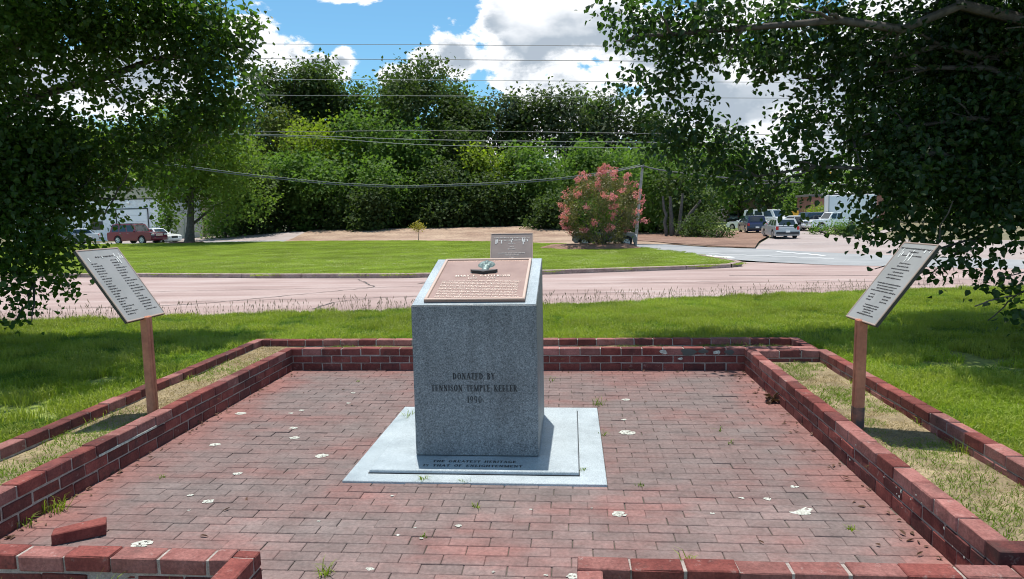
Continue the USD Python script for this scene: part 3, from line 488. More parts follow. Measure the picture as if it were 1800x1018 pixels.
# ------------------------------------------------------------------ lettering
def stroke_font():
    T_, t_, s_ = .19, .09, .065
    def bar(x0, y0, x1, y1, w): return LineString([(x0, y0), (x1, y1)]).buffer(w/2, cap_style=2)
    def ser(x, y, w=.26): return sbox(x-w/2, y-(s_ if y > .5 else 0), x+w/2, y+(s_ if y < .5 else 0))
    def stem(x, y0=0, y1=1, w=T_, s=.26): return [bar(x, y0, x, y1, w)]+([ser(x, 0, s)] if y0 == 0 else [])+([ser(x, 1, s)] if y1 == 1 else [])
    def oval(cx, cy, rx, ry, wt=T_, wn=t_):
        o = affinity.scale(Point(0, 0).buffer(1, 24), rx, ry); i = affinity.scale(Point(0, 0).buffer(1, 24), rx-wt, ry-wn); return affinity.translate(o.difference(i), cx, cy)
    def half(o, x0, x1, y0=-1, y1=2): return o.intersection(sbox(x0, y0, x1, y1))
    G = {}
    G['I'] = (.3, stem(.15)); G['T'] = (.62, stem(.31)+[sbox(.02, .94, .6, 1), sbox(.02, .78, .07, 1), sbox(.55, .78, .6, 1)])
    G['L'] = (.56, stem(.16)+[sbox(.1, 0, .54, .06), sbox(.48, 0, .54, .24)])
    G['E'] = (.58, stem(.16)+[sbox(.1, 0, .55, .06), sbox(.1, .94, .53, 1), sbox(.1, .48, .42, .53), sbox(.5, 0, .55, .22), sbox(.48, .8, .53, 1), sbox(.38, .4, .42, .62)])
    G['F'] = (.56, G['E'][1][:1]+[ser(.16, 0), ser(.16, 1), sbox(.1, .94, .53, 1), sbox(.1, .48, .42, .53), sbox(.48, .8, .53, 1)])
    G['H'] = (.72, stem(.16)+stem(.56)+[sbox(.16, .48, .56, .53)])
    G['N'] = (.74, stem(.15, w=t_)+stem(.59, w=t_)[:1]+[ser(.59, 1)]+[bar(.15, 1, .59, 0, T_)])
    G['M'] = (.88, stem(.14, w=t_)+stem(.74)+[bar(.14, 1, .44, .02, T_), bar(.72, 1, .44, .02, t_)])
    G['A'] = (.7, [bar(.1, 0, .34, 1, t_), bar(.6, 0, .34, 1, T_), sbox(.2, .32, .52, .37), ser(.1, 0, .22), ser(.6, 0, .24)])
    G['Y'] = (.68, [bar(.34, 0, .34, .5, T_), bar(.34, .46, .1, 1, T_), bar(.34, .46, .58, 1, t_), ser(.34, 0), ser(.1, 1, .22), ser(.58, 1, .2)])
    G['K'] = (.72, stem(.16)+[bar(.2, .42, .58, 1, t_), bar(.28, .52, .6, 0, T_), ser(.58, 1, .2), ser(.6, 0, .24)])
    G['D'] = (.7, stem(.16)+[half(oval(.16, .5, .5, .5), .16, 1)])
    G['P'] = (.6, stem(.16)+[half(oval(.16, .74, .4, .26, T_, .055), .16, 1)])
    G['R'] = (.66, G['P'][1]+[bar(.3, .5, .56, 0, T_), ser(.58, 0, .2)])
    G['B'] = (.62, stem(.16)+[half(oval(.16, .76, .36, .24, T_, .055), .16, 1), half(oval(.16, .27, .42, .27, T_, .055), .16, 1)])
    G['O'] = (.72, [oval(.36, .5, .33, .51)]); G['0'] = (.6, [oval(.3, .5, .26, .51, .13)])
    G['G'] = (.72, [oval(.37, .5, .34, .51).difference(sbox(.45, .42, 1, .75)), sbox(.55, 0.05, .68, .42), sbox(.45, .38, .74, .43)])
    G['S'] = (.54, [half(oval(.27, .74, .22, .27, .1, .06), -1, 1).difference(sbox(.27, .42, .6, .74)), half(oval(.27, .26, .23, .27, .1, .06), -1, 1).difference(sbox(-.1, .26, .27, .6)), bar(.12, .64, .42, .38, .13)])
    G['1'] = (.4, [bar(.22, 0, .22, 1, T_), ser(.22, 0), bar(.08, .84, .22, .98, t_)])
    G['9'] = (.6, [oval(.29, .68, .25, .33, .12), bar(.5, .7, .3, 0, .11)]); G['8'] = (.58, [oval(.28, .75, .22, .26, .1), oval(.28, .26, .25, .27, .11)])
    G['7'] = (.55, [sbox(.04, .9, .52, 1), bar(.48, .95, .2, 0, .12)]); G['2'] = (.56, [half(oval(.27, .72, .23, .29, .1), -1, 1, .66, 2), bar(.45, .68, .08, .05, .11), sbox(.05, 0, .52, .09)])
    G['4'] = (.6, [bar(.42, 0, .42, 1, .13), sbox(.04, .27, .56, .34), bar(.4, 1, .06, .3, .06)]); G['5'] = (.56, [sbox(.12, .91, .48, 1), sbox(.1, .5, .17, 1), half(oval(.25, .31, .25, .32, .11), -1, 1).difference(sbox(-.1, .3, .22, .55))])
    G['.'] = (.25, [Point(.1, .07).buffer(.08)]); G[' '] = (.5, [])
    return G
FONT = stroke_font()
def text_shape(s, height, width=None, gap=.08):
    x, parts = 0., []
    for ch in s:
        w, geo = FONT[ch]
        if geo: parts.append(affinity.translate(unary_union([q_.buffer(0) for q_ in geo]), x, 0))
        x += w+gap
    u = unary_union(parts); x0, _, x1, _ = u.bounds; sx = (width/(x1-x0)) if width else height
    return affinity.affine_transform(u, [sx, 0, 0, height, -sx*(x0+x1)/2, 0])
def plate_text(shape, depth):
    mb = MB()
    for q_ in getattr(shape, 'geoms', [shape]): mb.add(*prism(q_.simplify(height_tol), 0, depth))
    return mb.get()
height_tol = .0004
def place(vf, origin, ax, ay, az):
    v, f = vf; M = np.stack([ax, ay, az]); return np.asarray(v)@M+np.asarray(origin), f
X_, Y_, Z_ = np.eye(3)

# ------------------------------------------------------------------ granite monument
mon = thing('granite_monument', 'grey granite pedestal with a sloping bronze plaque, on a pale slab amid the paving', 'monument')
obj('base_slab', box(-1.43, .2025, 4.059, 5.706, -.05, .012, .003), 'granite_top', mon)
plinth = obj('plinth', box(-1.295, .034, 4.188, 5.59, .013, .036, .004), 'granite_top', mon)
obj('caulk', box(-1.301, .040, 4.182, 5.596, .0115, .0175, .001), 'engraving', mon)
bx0, bx1, by0, by1 = -1.0498, -.2272, 4.4526, 5.4259
zf, zb = 1.051, 1.285
ins = .0045
pts = []
for x in (bx0, bx1):
    for y, z in ((by0, zf), (by1, zb)):
        sx, sy = (1 if x == bx0 else -1), (1 if y == by0 else -1)
        pts += [(x+sx*ins, y+sy*ins, z), (x, y+sy*ins, z-ins), (x+sx*ins, y, z-ins), (x, y+sy*ins, .044), (x+sx*ins, y, .044), (x+sx*ins, y+sy*ins, .0405)]
pv, pf = hull(pts)
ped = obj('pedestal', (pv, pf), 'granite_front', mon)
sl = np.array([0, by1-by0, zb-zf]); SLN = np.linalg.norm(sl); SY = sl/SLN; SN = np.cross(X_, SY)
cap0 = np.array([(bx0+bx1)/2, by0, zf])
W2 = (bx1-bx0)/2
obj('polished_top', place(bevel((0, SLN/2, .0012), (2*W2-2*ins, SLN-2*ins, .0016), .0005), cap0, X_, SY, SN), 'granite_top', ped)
obj('seat_joint', box(bx0+.012, bx1-.012, by0+.012, by1-.012, .0355, .043, .001), 'engraving', mon)
for s, w, zc, h in (('DONATED BY', .28, .58, .044), ('TENNISON TEMPLE KEELER', .571, .50, .044), ('1990', .096, .423, .044)):
    obj('inscription', place(plate_text(text_shape(s, h, w), .0012), ((bx0+bx1)/2-.008, by0-.0003, zc-h/2), X_, Z_, -Y_), 'engraving', ped, kind='stuff')
for s, w, yc in (('THE GREATEST HERITAGE', .545, 4.335), ('IS THAT OF ENLIGHTENMENT', .64, 4.258)):
    obj('inscription', place(plate_text(text_shape(s, .036, w), .001), ((bx0+bx1)/2-.005, yc, .0363), X_, Y_, Z_), 'engraving', plinth, kind='stuff')
# plaque
PWd, PH0, PH1 = .335, .045, .93
pq = obj('plaque', place(bevel((0, (PH0+PH1)/2, .011), (2*PWd, PH1-PH0, .016), .003), cap0, X_, SY, SN), 'bronze', mon)
rim = MB(); rw = .022
for c_, s_ in (((0, PH0+rw/2), (2*PWd, rw)), ((0, PH1-rw/2), (2*PWd, rw)), ((-PWd+rw/2, (PH0+PH1)/2), (rw, PH1-PH0-2*rw)), ((PWd-rw/2, (PH0+PH1)/2), (rw, PH1-PH0-2*rw))):
    rim.add(*place(bevel((c_[0], c_[1], .0225), (s_[0], s_[1], .012), .005), cap0, X_, SY, SN))
obj('rim', rim.get(), 'bronze_rim', pq)
obj('name_lettering', place(plate_text(text_shape('MARY L. PATTERSON', .034, .40), .004), cap0+SY*.515+SN*.019, X_, SY, SN), 'bronze_light', pq, kind='stuff')
obj('name_lettering', place(plate_text(text_shape('1872    1945', .026, .20), .004), cap0+SY*.462+SN*.019, X_, SY, SN), 'bronze_light', pq, kind='stuff')
def word_rows(x0, x1, y0, y1, rows, h, rg, center=False, fill=(.85, 1.), z=.002):
    """worn lettering: rows of small uneven raised strokes"""
    mb = MB()
    for r in range(rows):
        y = y1-(y1-y0)*(r+.5)/rows; Lw = (x1-x0)*rg.uniform(*fill); xa = (x0+x1)/2-Lw/2 if center else x0; x = xa
        while x < xa+Lw:
            n = rg.integers(2, 8)
            for k in range(n):
                w = h*rg.uniform(.28, .62)
                if x > xa+Lw: break
                hh = h*rg.uniform(.62, 1.05); mb.add(*bevel((x+w/2, y+rg.normal(0, h*.04), z/2), (w*rg.uniform(.55, .85), hh*rg.uniform(.4, 1.), z), .0003)); x += w
            x += h*.4
    return mb.get()
rg = np.random.default_rng(77)
obj('body_lettering', place(word_rows(-.275, .285, .085, .435, 11, .018, rg, fill=(.96, 1.), z=.003), cap0+SN*.019, X_, SY, SN), 'bronze_light', pq, kind='stuff')
# portrait head in relief
def relief(w, h, fn, n=46, nm=58):
    u = np.linspace(-1, 1, n); vv = np.linspace(-1, 1, nm); U, V = np.meshgrid(u, vv); D, M = fn(U, V)
    P = np.column_stack([(U*w/2).ravel(), (V*h/2).ravel(), D.ravel()]); idx = np.arange(n*nm).reshape(nm, n)
    q = np.stack([idx[:-1, :-1], idx[:-1, 1:], idx[1:, 1:], idx[1:, :-1]], -1).reshape(-1, 4); keep = M.ravel()[q].max(1) > 0; q = q[keep]; used_, inv = np.unique(q, return_inverse=True)
    return P[used_], inv.reshape(-1, 4)
def head(U, V):
    e = lambda cx, cy, rx, ry: np.clip(1-((U-cx)/rx)**2-((V-cy)/ry)**2, 0, None)
    gs = lambda cx, cy, rx, ry: np.exp(-((U-cx)/rx)**2-((V-cy)/ry)**2)
    hair, face, neck = e(0, .38, .62, .60), e(0.04, .28, .44, .52), e(.02, -.3, .26, .5)
    D = .034*np.sqrt(hair)*(1+.10*np.sin(U*23+V*9)*np.sin(V*17)); D = np.maximum(D, .048*np.sqrt(face)*(face > 0)); D = np.maximum(D, .03*np.sqrt(neck))
    D = D+(face > 0)*(.016*gs(.05, .2, .07, .16)+.007*gs(.05, .08, .11, .05)-.012*gs(-.13, .31, .11, .055)-.012*gs(.23, .31, .11, .055)+.007*gs(.05, .44, .34, .06)-.010*gs(.05, -.05, .16, .03)+.008*gs(.05, -.10, .13, .04)+.006*gs(.05, -.2, .14, .07)+.004*gs(-.22, .12, .12, .12)+.004*gs(.32, .12, .1, .12))
    sh = e(0, -1.02, .98, .46)*(V > -.985); D = np.maximum(D, .030*np.sqrt(sh)); M = (D > .001); D = D*.62
    return D, M
obj('portrait_bust', place(relief(.20, .27, head), cap0+SY*.74+SN*.019, X_, SY, SN), 'bronze_head', pq, smooth=True)
obj('bust_edge', place(prism(Polygon([(-.10, .012), (-.085, -.012), (-.035, -.022), (0, -.04), (.035, -.022), (.085, -.012), (.10, .012), (.04, .004), (-.04, .004)]), 0, .022), cap0+SY*.612+SN*.019, X_, SY, SN), 'bronze_edge', pq)

# ------------------------------------------------------------------ plaques on posts
def plaque_sign(label, foot, yaw, tilt, w, h, zb_, face, ink, kind, seed):
    """yaw: direction of reading; the panel leans back from the reader"""
    rg = np.random.default_rng(seed); t = thing('plaque_sign', label, 'sign', (foot[0], foot[1], 0), 0, 'bronze plaques on rusty posts round the plaza')
    a = np.array([math.cos(yaw), math.sin(yaw), 0]); n = np.array([-math.sin(yaw), math.cos(yaw), 0]); b = n*math.sin(tilt)+Z_*math.cos(tilt); nn = np.cross(a, b)
    o = np.array([0, 0, zb_]); pw = .066
    post = MB(); post.add(*place(bevel((0, 0, (foot[2]-.2+zb_+.02)/2), (pw, pw, zb_+.02-foot[2]+.2), .008), (0, 0, 0), a, n, Z_))
    post.add(*place(bevel((0, -pw/2-.001, (foot[2]-.2+zb_)/2), (.004, .004, zb_-foot[2]+.2), .001), (0, 0, 0), a, n, Z_))
    ps = obj('post', post.get(), 'post_rust', t)
    if kind == 'credits': obj('post_foot', place(bevel((0, 0, foot[2]+.06), (pw+.003, pw+.003, .2), .008), (0, 0, 0), a, n, Z_), 'post_stain', ps)
    obj('bracket', place(bevel((0, .12, -.02), (.12, .18, .012), .003), o+nn*-.01, a, b, nn), 'bronze_edge', t)
    pl = obj('panel', place(bevel((0, h/2, 0), (w, h, .022), .003), o, a, b, nn), 'bronze_edge', t)
    obj('panel_face', place(bevel((0, h/2, .0125), (w-.02, h-.02, .003), .0008), o, a, b, nn), face, pl)
    fr = MB(); r_ = .011
    for c_, s_ in (((0, r_/2), (w, r_)), ((0, h-r_/2), (w, r_)), ((-w/2+r_/2, h/2), (r_, h-2*r_)), ((w/2-r_/2, h/2), (r_, h-2*r_))): fr.add(*place(bevel((c_[0], c_[1], .014), (s_[0], s_[1], .008), .003), o, a, b, nn))
    obj('frame', fr.get(), 'bronze_rim', pl)
    tx = MB(); z_ = .0142
    def rows(*ar, **kw): v, f = word_rows(*ar, **kw); tx.add(v+[0, 0, z_], f)
    if kind == 'names':
        rows(-.1, .12, h-.085, h-.065, 1, .016, rg, center=True); rows(-.17, -.02, .05, h-.12, 21, .012, rg, fill=(.35, 1.)); rows(.05, .2, .06, h-.1, 20, .012, rg, fill=(.35, .95))
    elif kind == 'credits':
        rows(-.19, .19, h-.06, h-.04, 1, .014, rg, center=True); rows(-.06, .06, h-.085, h-.07, 1, .012, rg, center=True); rows(-.13, .13, h-.115, h-.1, 1, .012, rg, center=True)
        rows(-.13, .13, h-.31, h-.16, 6, .012, rg, center=True, fill=(.45, .95)); rows(-.17, .17, h-.42, h-.335, 4, .012, rg, center=True, fill=(.5, .95)); rows(-.14, -.06, h-.5, h-.43, 3, .012, rg, center=True, fill=(.7, 1.)); rows(.05, .15, h-.5, h-.43, 3, .012, rg, center=True, fill=(.7, 1.)); rows(-.13, .13, .045, .14, 5, .012, rg, center=True, fill=(.3, .9))
    else:
        rows(-.2, .2, h-.07, h-.045, 1, .014, rg, center=True); rows(-.19, .19, h-.1, h-.08, 1, .014, rg, center=True)
        for yy_, ww in ((.13, .08), (.17, .05), (.2, .09), (.25, .35), (.275, .16), (.31, .05), (.345, .2), (.40, .38), (.43, .26), (.46, .08), (.5, .3), (.53, .3), (.56, .2)): rows(-ww/2, ww/2, h-yy_-.01, h-yy_+.01, 1, .012, rg, center=True)
    obj('lettering', place(tx.get(), o, a, b, nn), ink, pl, kind='stuff')
    dr = MB()
    for k in range(9):
        x0_ = rg.choice([-.17, -.12, -.02, .13, .18])+rg.normal(0, .012); l_ = rg.uniform(.015, .06); y1_ = h-.05-rg.uniform(0, .06)
        dr.add(*bevel((x0_, y1_-l_/2, .0166), (rg.uniform(.005, .011), l_, .0016), .0007))
    obj('bird_dropping', place(dr.get(), o, a, b, nn), 'bird_white', pl, kind='stuff')
    return t
plaque_sign('tilted bronze plaque with two columns of names on a rusty post by the left wall', (-3.30, 5.10, .1), 1.525, .609, .458, .657, .877, 'sign_face', 'sign_ink', 'names', 3)
plaque_sign('tilted bronze plaque with centred lines on a rusty stained post in the right bed', (1.985, 4.93, .1), -1.508, .641, .42, .659, .85, 'sign_face', 'sign_ink', 'credits', 4)
plaque_sign('bronze plaque standing behind the granite monument, its lower half hidden', (-.648, 7.42, .12), .03, .55, .47, .64, .86, 'sign_face_brown', 'sign_pale', 'centre', 5)
#PART2
# ------------------------------------------------------------------ vegetation builders
def leaf_cards(P, dirs, nrm, L, W, fold=.18, simple=False):
    """leaf blades at P pointing along dirs; each an ovate folded blade"""
    n = len(P); s = np.cross(dirs, nrm); s /= np.linalg.norm(s, axis=1, keepdims=True)+1e-9; u = np.cross(s, dirs); L = np.broadcast_to(L, (n,))[:, None]; W = np.broadcast_to(W, (n,))[:, None]
    if simple:
        v = np.stack([P, P+dirs*L*.45+s*W*.5+u*fold*W, P+dirs*L, P+dirs*L*.45-s*W*.5+u*fold*W], 1); f = np.array([[0, 1, 2], [0, 2, 3]])
    else:
        v = np.stack([P, P+dirs*L*.28+s*W*.5+u*fold*W, P+dirs*L*.7+s*W*.36+u*fold*W*.6, P+dirs*L-u*L*.08, P+dirs*L*.7-s*W*.36+u*fold*W*.6, P+dirs*L*.28-s*W*.5+u*fold*W], 1); f = np.array([[0, 1, 2], [0, 2, 3], [0, 3, 4], [0, 4, 5]])
    k = v.shape[1]; F = (np.arange(n)[:, None, None]*k+f[None]).reshape(-1, 3)
    return v.reshape(-1, 3), F
def unit(a): return a/(np.linalg.norm(a, axis=-1, keepdims=True)+1e-9)
def clump_leaves(clumps, per_m3, rg, size, aspect=.72, twig_n=10, twig_r=.16, droop=.55, shell=.5, simple=False, flat=.25, var=.3):
    """leaves in sprays through ellipsoid clumps: (centre, radii)"""
    VV, FF, base = [], [], 0
    for c, r in clumps:
        r = np.broadcast_to(r, (3,)).astype(float); n = max(3, int(per_m3*4.19*r.prod()/twig_n))
        d = unit(rg.normal(size=(n, 3))); rad = rg.random(n)**shell
        bump = .72+.56*meshkit.noise(d*2.3+np.asarray(c)*3.1, 7)
        T_ = np.asarray(c)+d*rad[:, None]*r*bump[:, None]
        k = twig_n; out = np.repeat(d, k, 0)
        P = np.repeat(T_, k, 0)+rg.normal(size=(n*k, 3))*twig_r
        dirs = unit(rg.normal(size=(n*k, 3))*.8+out*.5+np.array([0, 0, -droop])); nr = unit(np.array([0, 0, 1.])+out*.5+rg.normal(size=(n*k, 3))*(.35+flat))
        L = size*rg.uniform(1-var, 1+var, n*k)
        v, f = leaf_cards(P, dirs, nr, L, L*aspect, simple=simple); VV.append(v); FF.append(f+base); base += len(v)
    return np.vstack(VV), np.vstack(FF)
def limb(a, b, r0, r1, rg, sag=.15, n=7, wob=.06):
    a, b = np.asarray(a, float), np.asarray(b, float); t = np.linspace(0, 1, n)[:, None]; L = np.linalg.norm(b-a)
    p = a+(b-a)*t+np.array([0, 0, 1])*(t*(1-t)*4*sag*L)+rg.normal(size=(n, 3))*wob*L*.25*np.sin(t*np.pi)
    return tube(p, r0+(r1-r0)*np.linspace(0, 1, n)**.8, 6), p

def near_tree(label, foot, height, r0, clumps, limbs, leafm, seed, per, size):
    rg = np.random.default_rng(seed); t = thing('foreground_tree', label, 'tree', (0, 0, 0)); foot = np.asarray(foot, float)
    top = foot+np.array([.3, .1, height]); k = np.linspace(0, 1, 9)[:, None]; tp = foot+(top-foot)*k+np.column_stack([.12*np.sin(k[:, 0]*5), .1*np.cos(k[:, 0]*4)-.1, 0*k[:, 0]])
    obj('trunk', tube(tp, r0*(1-.8*k[:, 0])+.12*r0*np.exp(-k[:, 0]*18), 10), 'bark', t, smooth=True)
    for (s, e, ra) in limbs:
        st = tp[min(8, int(s*8))]; (v, f), p = limb(st, e, ra, ra*.22, rg, .06, 9, .09); l_ = obj('limb', (v, f), 'bark', t, smooth=True)
        mb = MB()
        for q in range(3, 9):
            for _ in range(2):
                d = unit(unit(p[q]-p[q-1])+rg.normal(size=3)*.75); (v, f), _p = limb(p[q], p[q]+d*rg.uniform(.25, .7), ra*.24, .006, rg, .0, 5, .15); mb.add(v, f)
        obj('twigs', mb.get(), 'bark', l_, smooth=True, kind='stuff')
    v, f = clump_leaves(clumps, per, rg, size, .85, 12, .10, var=.45)
    obj('crown', (v, f), leafm, t, kind='stuff'); return t
def C(px, py, Y, r, sq=.85, dy=1.1): return (at(px, py, Y), (r, r*dy, r*sq))
left_cl = [C(40, 20, 8.5, .85), C(170, 20, 9, .75), C(290, 15, 9.2, .75), C(385, 50, 9.2, .52), C(390, 140, 9.1, .5), C(345, 195, 9.1, .48), C(425, 30, 9.3, .28), C(330, 90, 9.2, .5), C(385, 215, 9.1, .42), C(425, 120, 9.1, .22), C(185, 75, 9, .45),
           C(15, 140, 8.4, .42), C(170, 150, 8.8, .42), C(95, 175, 8.6, .26), C(250, 185, 9, .32), C(290, 130, 9.1, .32), C(110, 110, 8.7, .3), C(10, 250, 8.3, .75), C(90, 250, 8.6, .6), C(160, 235, 9, .42), C(230, 260, 9, .42), C(290, 250, 9.2, .38), C(340, 265, 9.3, .26), C(30, 340, 8.3, .75), C(110, 330, 8.6, .55), C(190, 295, 9, .34), C(255, 290, 9.2, .25), C(300, 320, 9.3, .14), C(150, 360, 8.7, .30), C(215, 340, 8.9, .12),
           C(20, 420, 8, .55), C(90, 425, 8.1, .4), C(140, 415, 8.4, .24), C(25, 500, 7.8, .35), C(75, 490, 7.9, .25), C(112, 495, 8, .14), C(10, 555, 7.7, .2), C(45, 540, 7.8, .13), C(205, 380, 8.8, .12), C(150, 455, 8.2, .12), C(125, 515, 8., .07),
           ((-8.6, 8.6, 4.0), (1.2, 1.3, .9)), ((-7.4, 8.4, 5.2), (1.2, .9, .7)), ((-9., 7.6, 2.6), (1.2, 1.3, 1.4)), ((-8.6, 7.4, 5.3), (1.3, 1.2, .8)), ((-6.6, 7.7, 5.5), (1.5, 1.4, .5)), ((-5.5, 7.6, 5.2), (1.0, 1.3, .5)), ((-7.9, 8.9, 5.3), (1.4, 1., .6)), ((-9.6, 8.4, 1.2), (1.1, 1.1, .8)), ((-7.4, 7.6, .9), (.45, .6, .5))]
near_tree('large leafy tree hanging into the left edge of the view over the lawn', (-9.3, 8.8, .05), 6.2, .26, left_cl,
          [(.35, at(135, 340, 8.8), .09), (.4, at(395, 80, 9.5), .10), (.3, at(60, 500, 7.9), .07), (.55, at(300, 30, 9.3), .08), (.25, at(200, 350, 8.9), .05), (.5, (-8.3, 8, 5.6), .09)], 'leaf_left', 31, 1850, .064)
right_cl = [C(1125, 40, 8.8, .46), C(1105, 150, 8.8, .24), C(1165, 140, 8.8, .45), C(1075, 25, 8.8, .26), C(1235, 40, 8.5, .6), C(1185, 235, 8.8, .42), C(1250, 290, 8.9, .42), C(1148, 255, 8.8, .2), C(1215, 200, 8.6, .3), C(1290, 250, 8.8, .3), C(1300, 330, 8.6, .2), C(1340, 345, 8.5, .12),
            C(1340, 90, 9, .5), C(1400, 40, 9, .6), C(1350, 285, 8.8, .38), C(1420, 210, 9, .5), C(1500, 90, 9, .7), C(1452, 285, 8.8, .40), C(1385, 365, 8.5, .09), C(1370, 335, 8.5, .13), C(1560, 220, 9, .7), C(1640, 80, 9.3, .8), C(1552, 315, 8.7, .42), C(1600, 320, 8.5, .6), C(1530, 392, 8.3, .12), C(1497, 408, 8.2, .06), C(1570, 390, 8.3, .24), C(1530, 422, 8.2, .08),
            C(1620, 410, 8.2, .33), C(1690, 240, 9, .8), C(1770, 50, 9, .8), C(1770, 190, 8.8, .8), C(1720, 350, 8.4, .6), C(1790, 320, 8.2, .6), C(1690, 415, 8.1, .24), C(1600, 440, 8, .10), C(1645, 455, 7.9, .10), C(1700, 450, 8, .09), C(1770, 430, 7.9, .10), C(1740, 480, 7.5, .08), C(1785, 495, 7.3, .12), C(1770, 520, 7.2, .06), C(1792, 545, 7.1, .07), C(1720, 490, 7.6, .05), C(1640, 480, 7.9, .06), C(1800, 460, 7.6, .15), C(1680, 445, 8.0, .16),
            ((3.9, 8.5, 5.1), (1.1, 1.1, .5)), ((4.6, 9.9, 5.3), (1.3, .9, .5)), ((3.7, 7.4, 5.0), (.9, .8, .45)), ((5.2, 8.4, 5.4), (1.2, 1.2, .5)), ((7.2, 10.6, 5.), (1.3, 1.2, .7)), ((6.8, 8.8, 4.8), (1.4, 1.4, 1.0)), ((6.2, 8.0, 6.0), (1.7, 1.4, .8)), ((7.8, 8.4, 2.6), (1.4, 1.6, 1.5)), ((8.6, 9.4, 4.2), (1.6, 1.8, 1.4)), ((6.0, 10.6, 3.6), (1.4, 1.2, 1.2)), ((5.6, 7.0, 4.6), (1.1, .9, .8)), ((5.0, 10.3, 2.6), (1.0, .9, .8)), ((6.8, 7.6, 1.4), (.9, .9, .6))]
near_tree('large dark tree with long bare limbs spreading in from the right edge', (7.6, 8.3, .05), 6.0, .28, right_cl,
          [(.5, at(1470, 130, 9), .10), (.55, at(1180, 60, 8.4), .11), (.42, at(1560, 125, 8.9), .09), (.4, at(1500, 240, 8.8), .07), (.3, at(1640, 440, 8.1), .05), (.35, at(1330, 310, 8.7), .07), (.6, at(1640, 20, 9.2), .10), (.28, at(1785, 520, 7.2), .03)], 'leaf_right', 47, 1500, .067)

def wood_tree(name, label, px, top, hw, Y, leafm, seed, zlow=.12, n=None, size=None, dens=1.0, cat='tree', group=None, bark='bark', slim=1., px_foot=None):
    rg = np.random.default_rng(seed); ftx = at(px if px_foot is None else px_foot, 400, Y)[0]; z0 = float(g(ftx, Y))
    P = at(px, top, Y); H_ = P[2]-z0; R = hw*1.18/FPX*Y
    t = thing(name, label, cat, (ftx, Y, z0), 0, group); dx = P[0]-ftx
    k = np.linspace(0, 1, 7)[:, None]; tp = np.hstack([dx*k+.25*np.sin(k*4+seed), .2*np.cos(k*5+seed)-.2, k*H_*.85])
    tr = max(.07, H_*.014*slim); obj('trunk', tube(tp, tr*(1-.85*k[:, 0])+.35*tr*np.exp(-k[:, 0]*22), 8), bark, t, smooth=True)
    cl = []; N = n or int(9+H_*.62)
    for i in range(N):
        s = zlow+(1-zlow)*(i+.5)/N; prof = math.sin(math.pi*min(1, .2+.62*s))**.5
        a = rg.uniform(0, 2*math.pi); rr = R*prof*rg.uniform(.2, .85); cr = R*rg.choice([.3, .4, .52, .64])*rg.uniform(.9, 1.1)*(1 if s < .85 else .8)
        cl.append((np.array([dx*s+math.cos(a)*rr, math.sin(a)*rr*.9, min(s*H_, H_-cr*.62)]), (cr, cr, cr*rg.uniform(.6, .85))))
    L = size or .0046*Y
    vol = sum(4.19*np.prod(r) for _, r in cl); want = dens*4.2*(2*R*H_*.75)/(L*L*.36); per = want/max(vol, .01)
    mb = MB()
    for c, r in cl[::2]:
        zz_ = max(.12*H_, c[2]-abs(c[0]-dx*c[2]/H_)-r[2]*.5); base = np.array([dx*zz_/H_, 0, min(zz_, H_*.8)]); (v, f), _ = limb(base, c, tr*.4, .03, rg, .05, 5, .1); mb.add(v, f)
    obj('limbs', mb.get(), bark, t, smooth=True, kind='stuff')
    v, f = clump_leaves(cl, per, rg, L, .8, 8, L*1.5, .2, .36, simple=True, flat=.05, var=.5)
    obj('crown', (v, f), leafm, t, kind='stuff'); return t
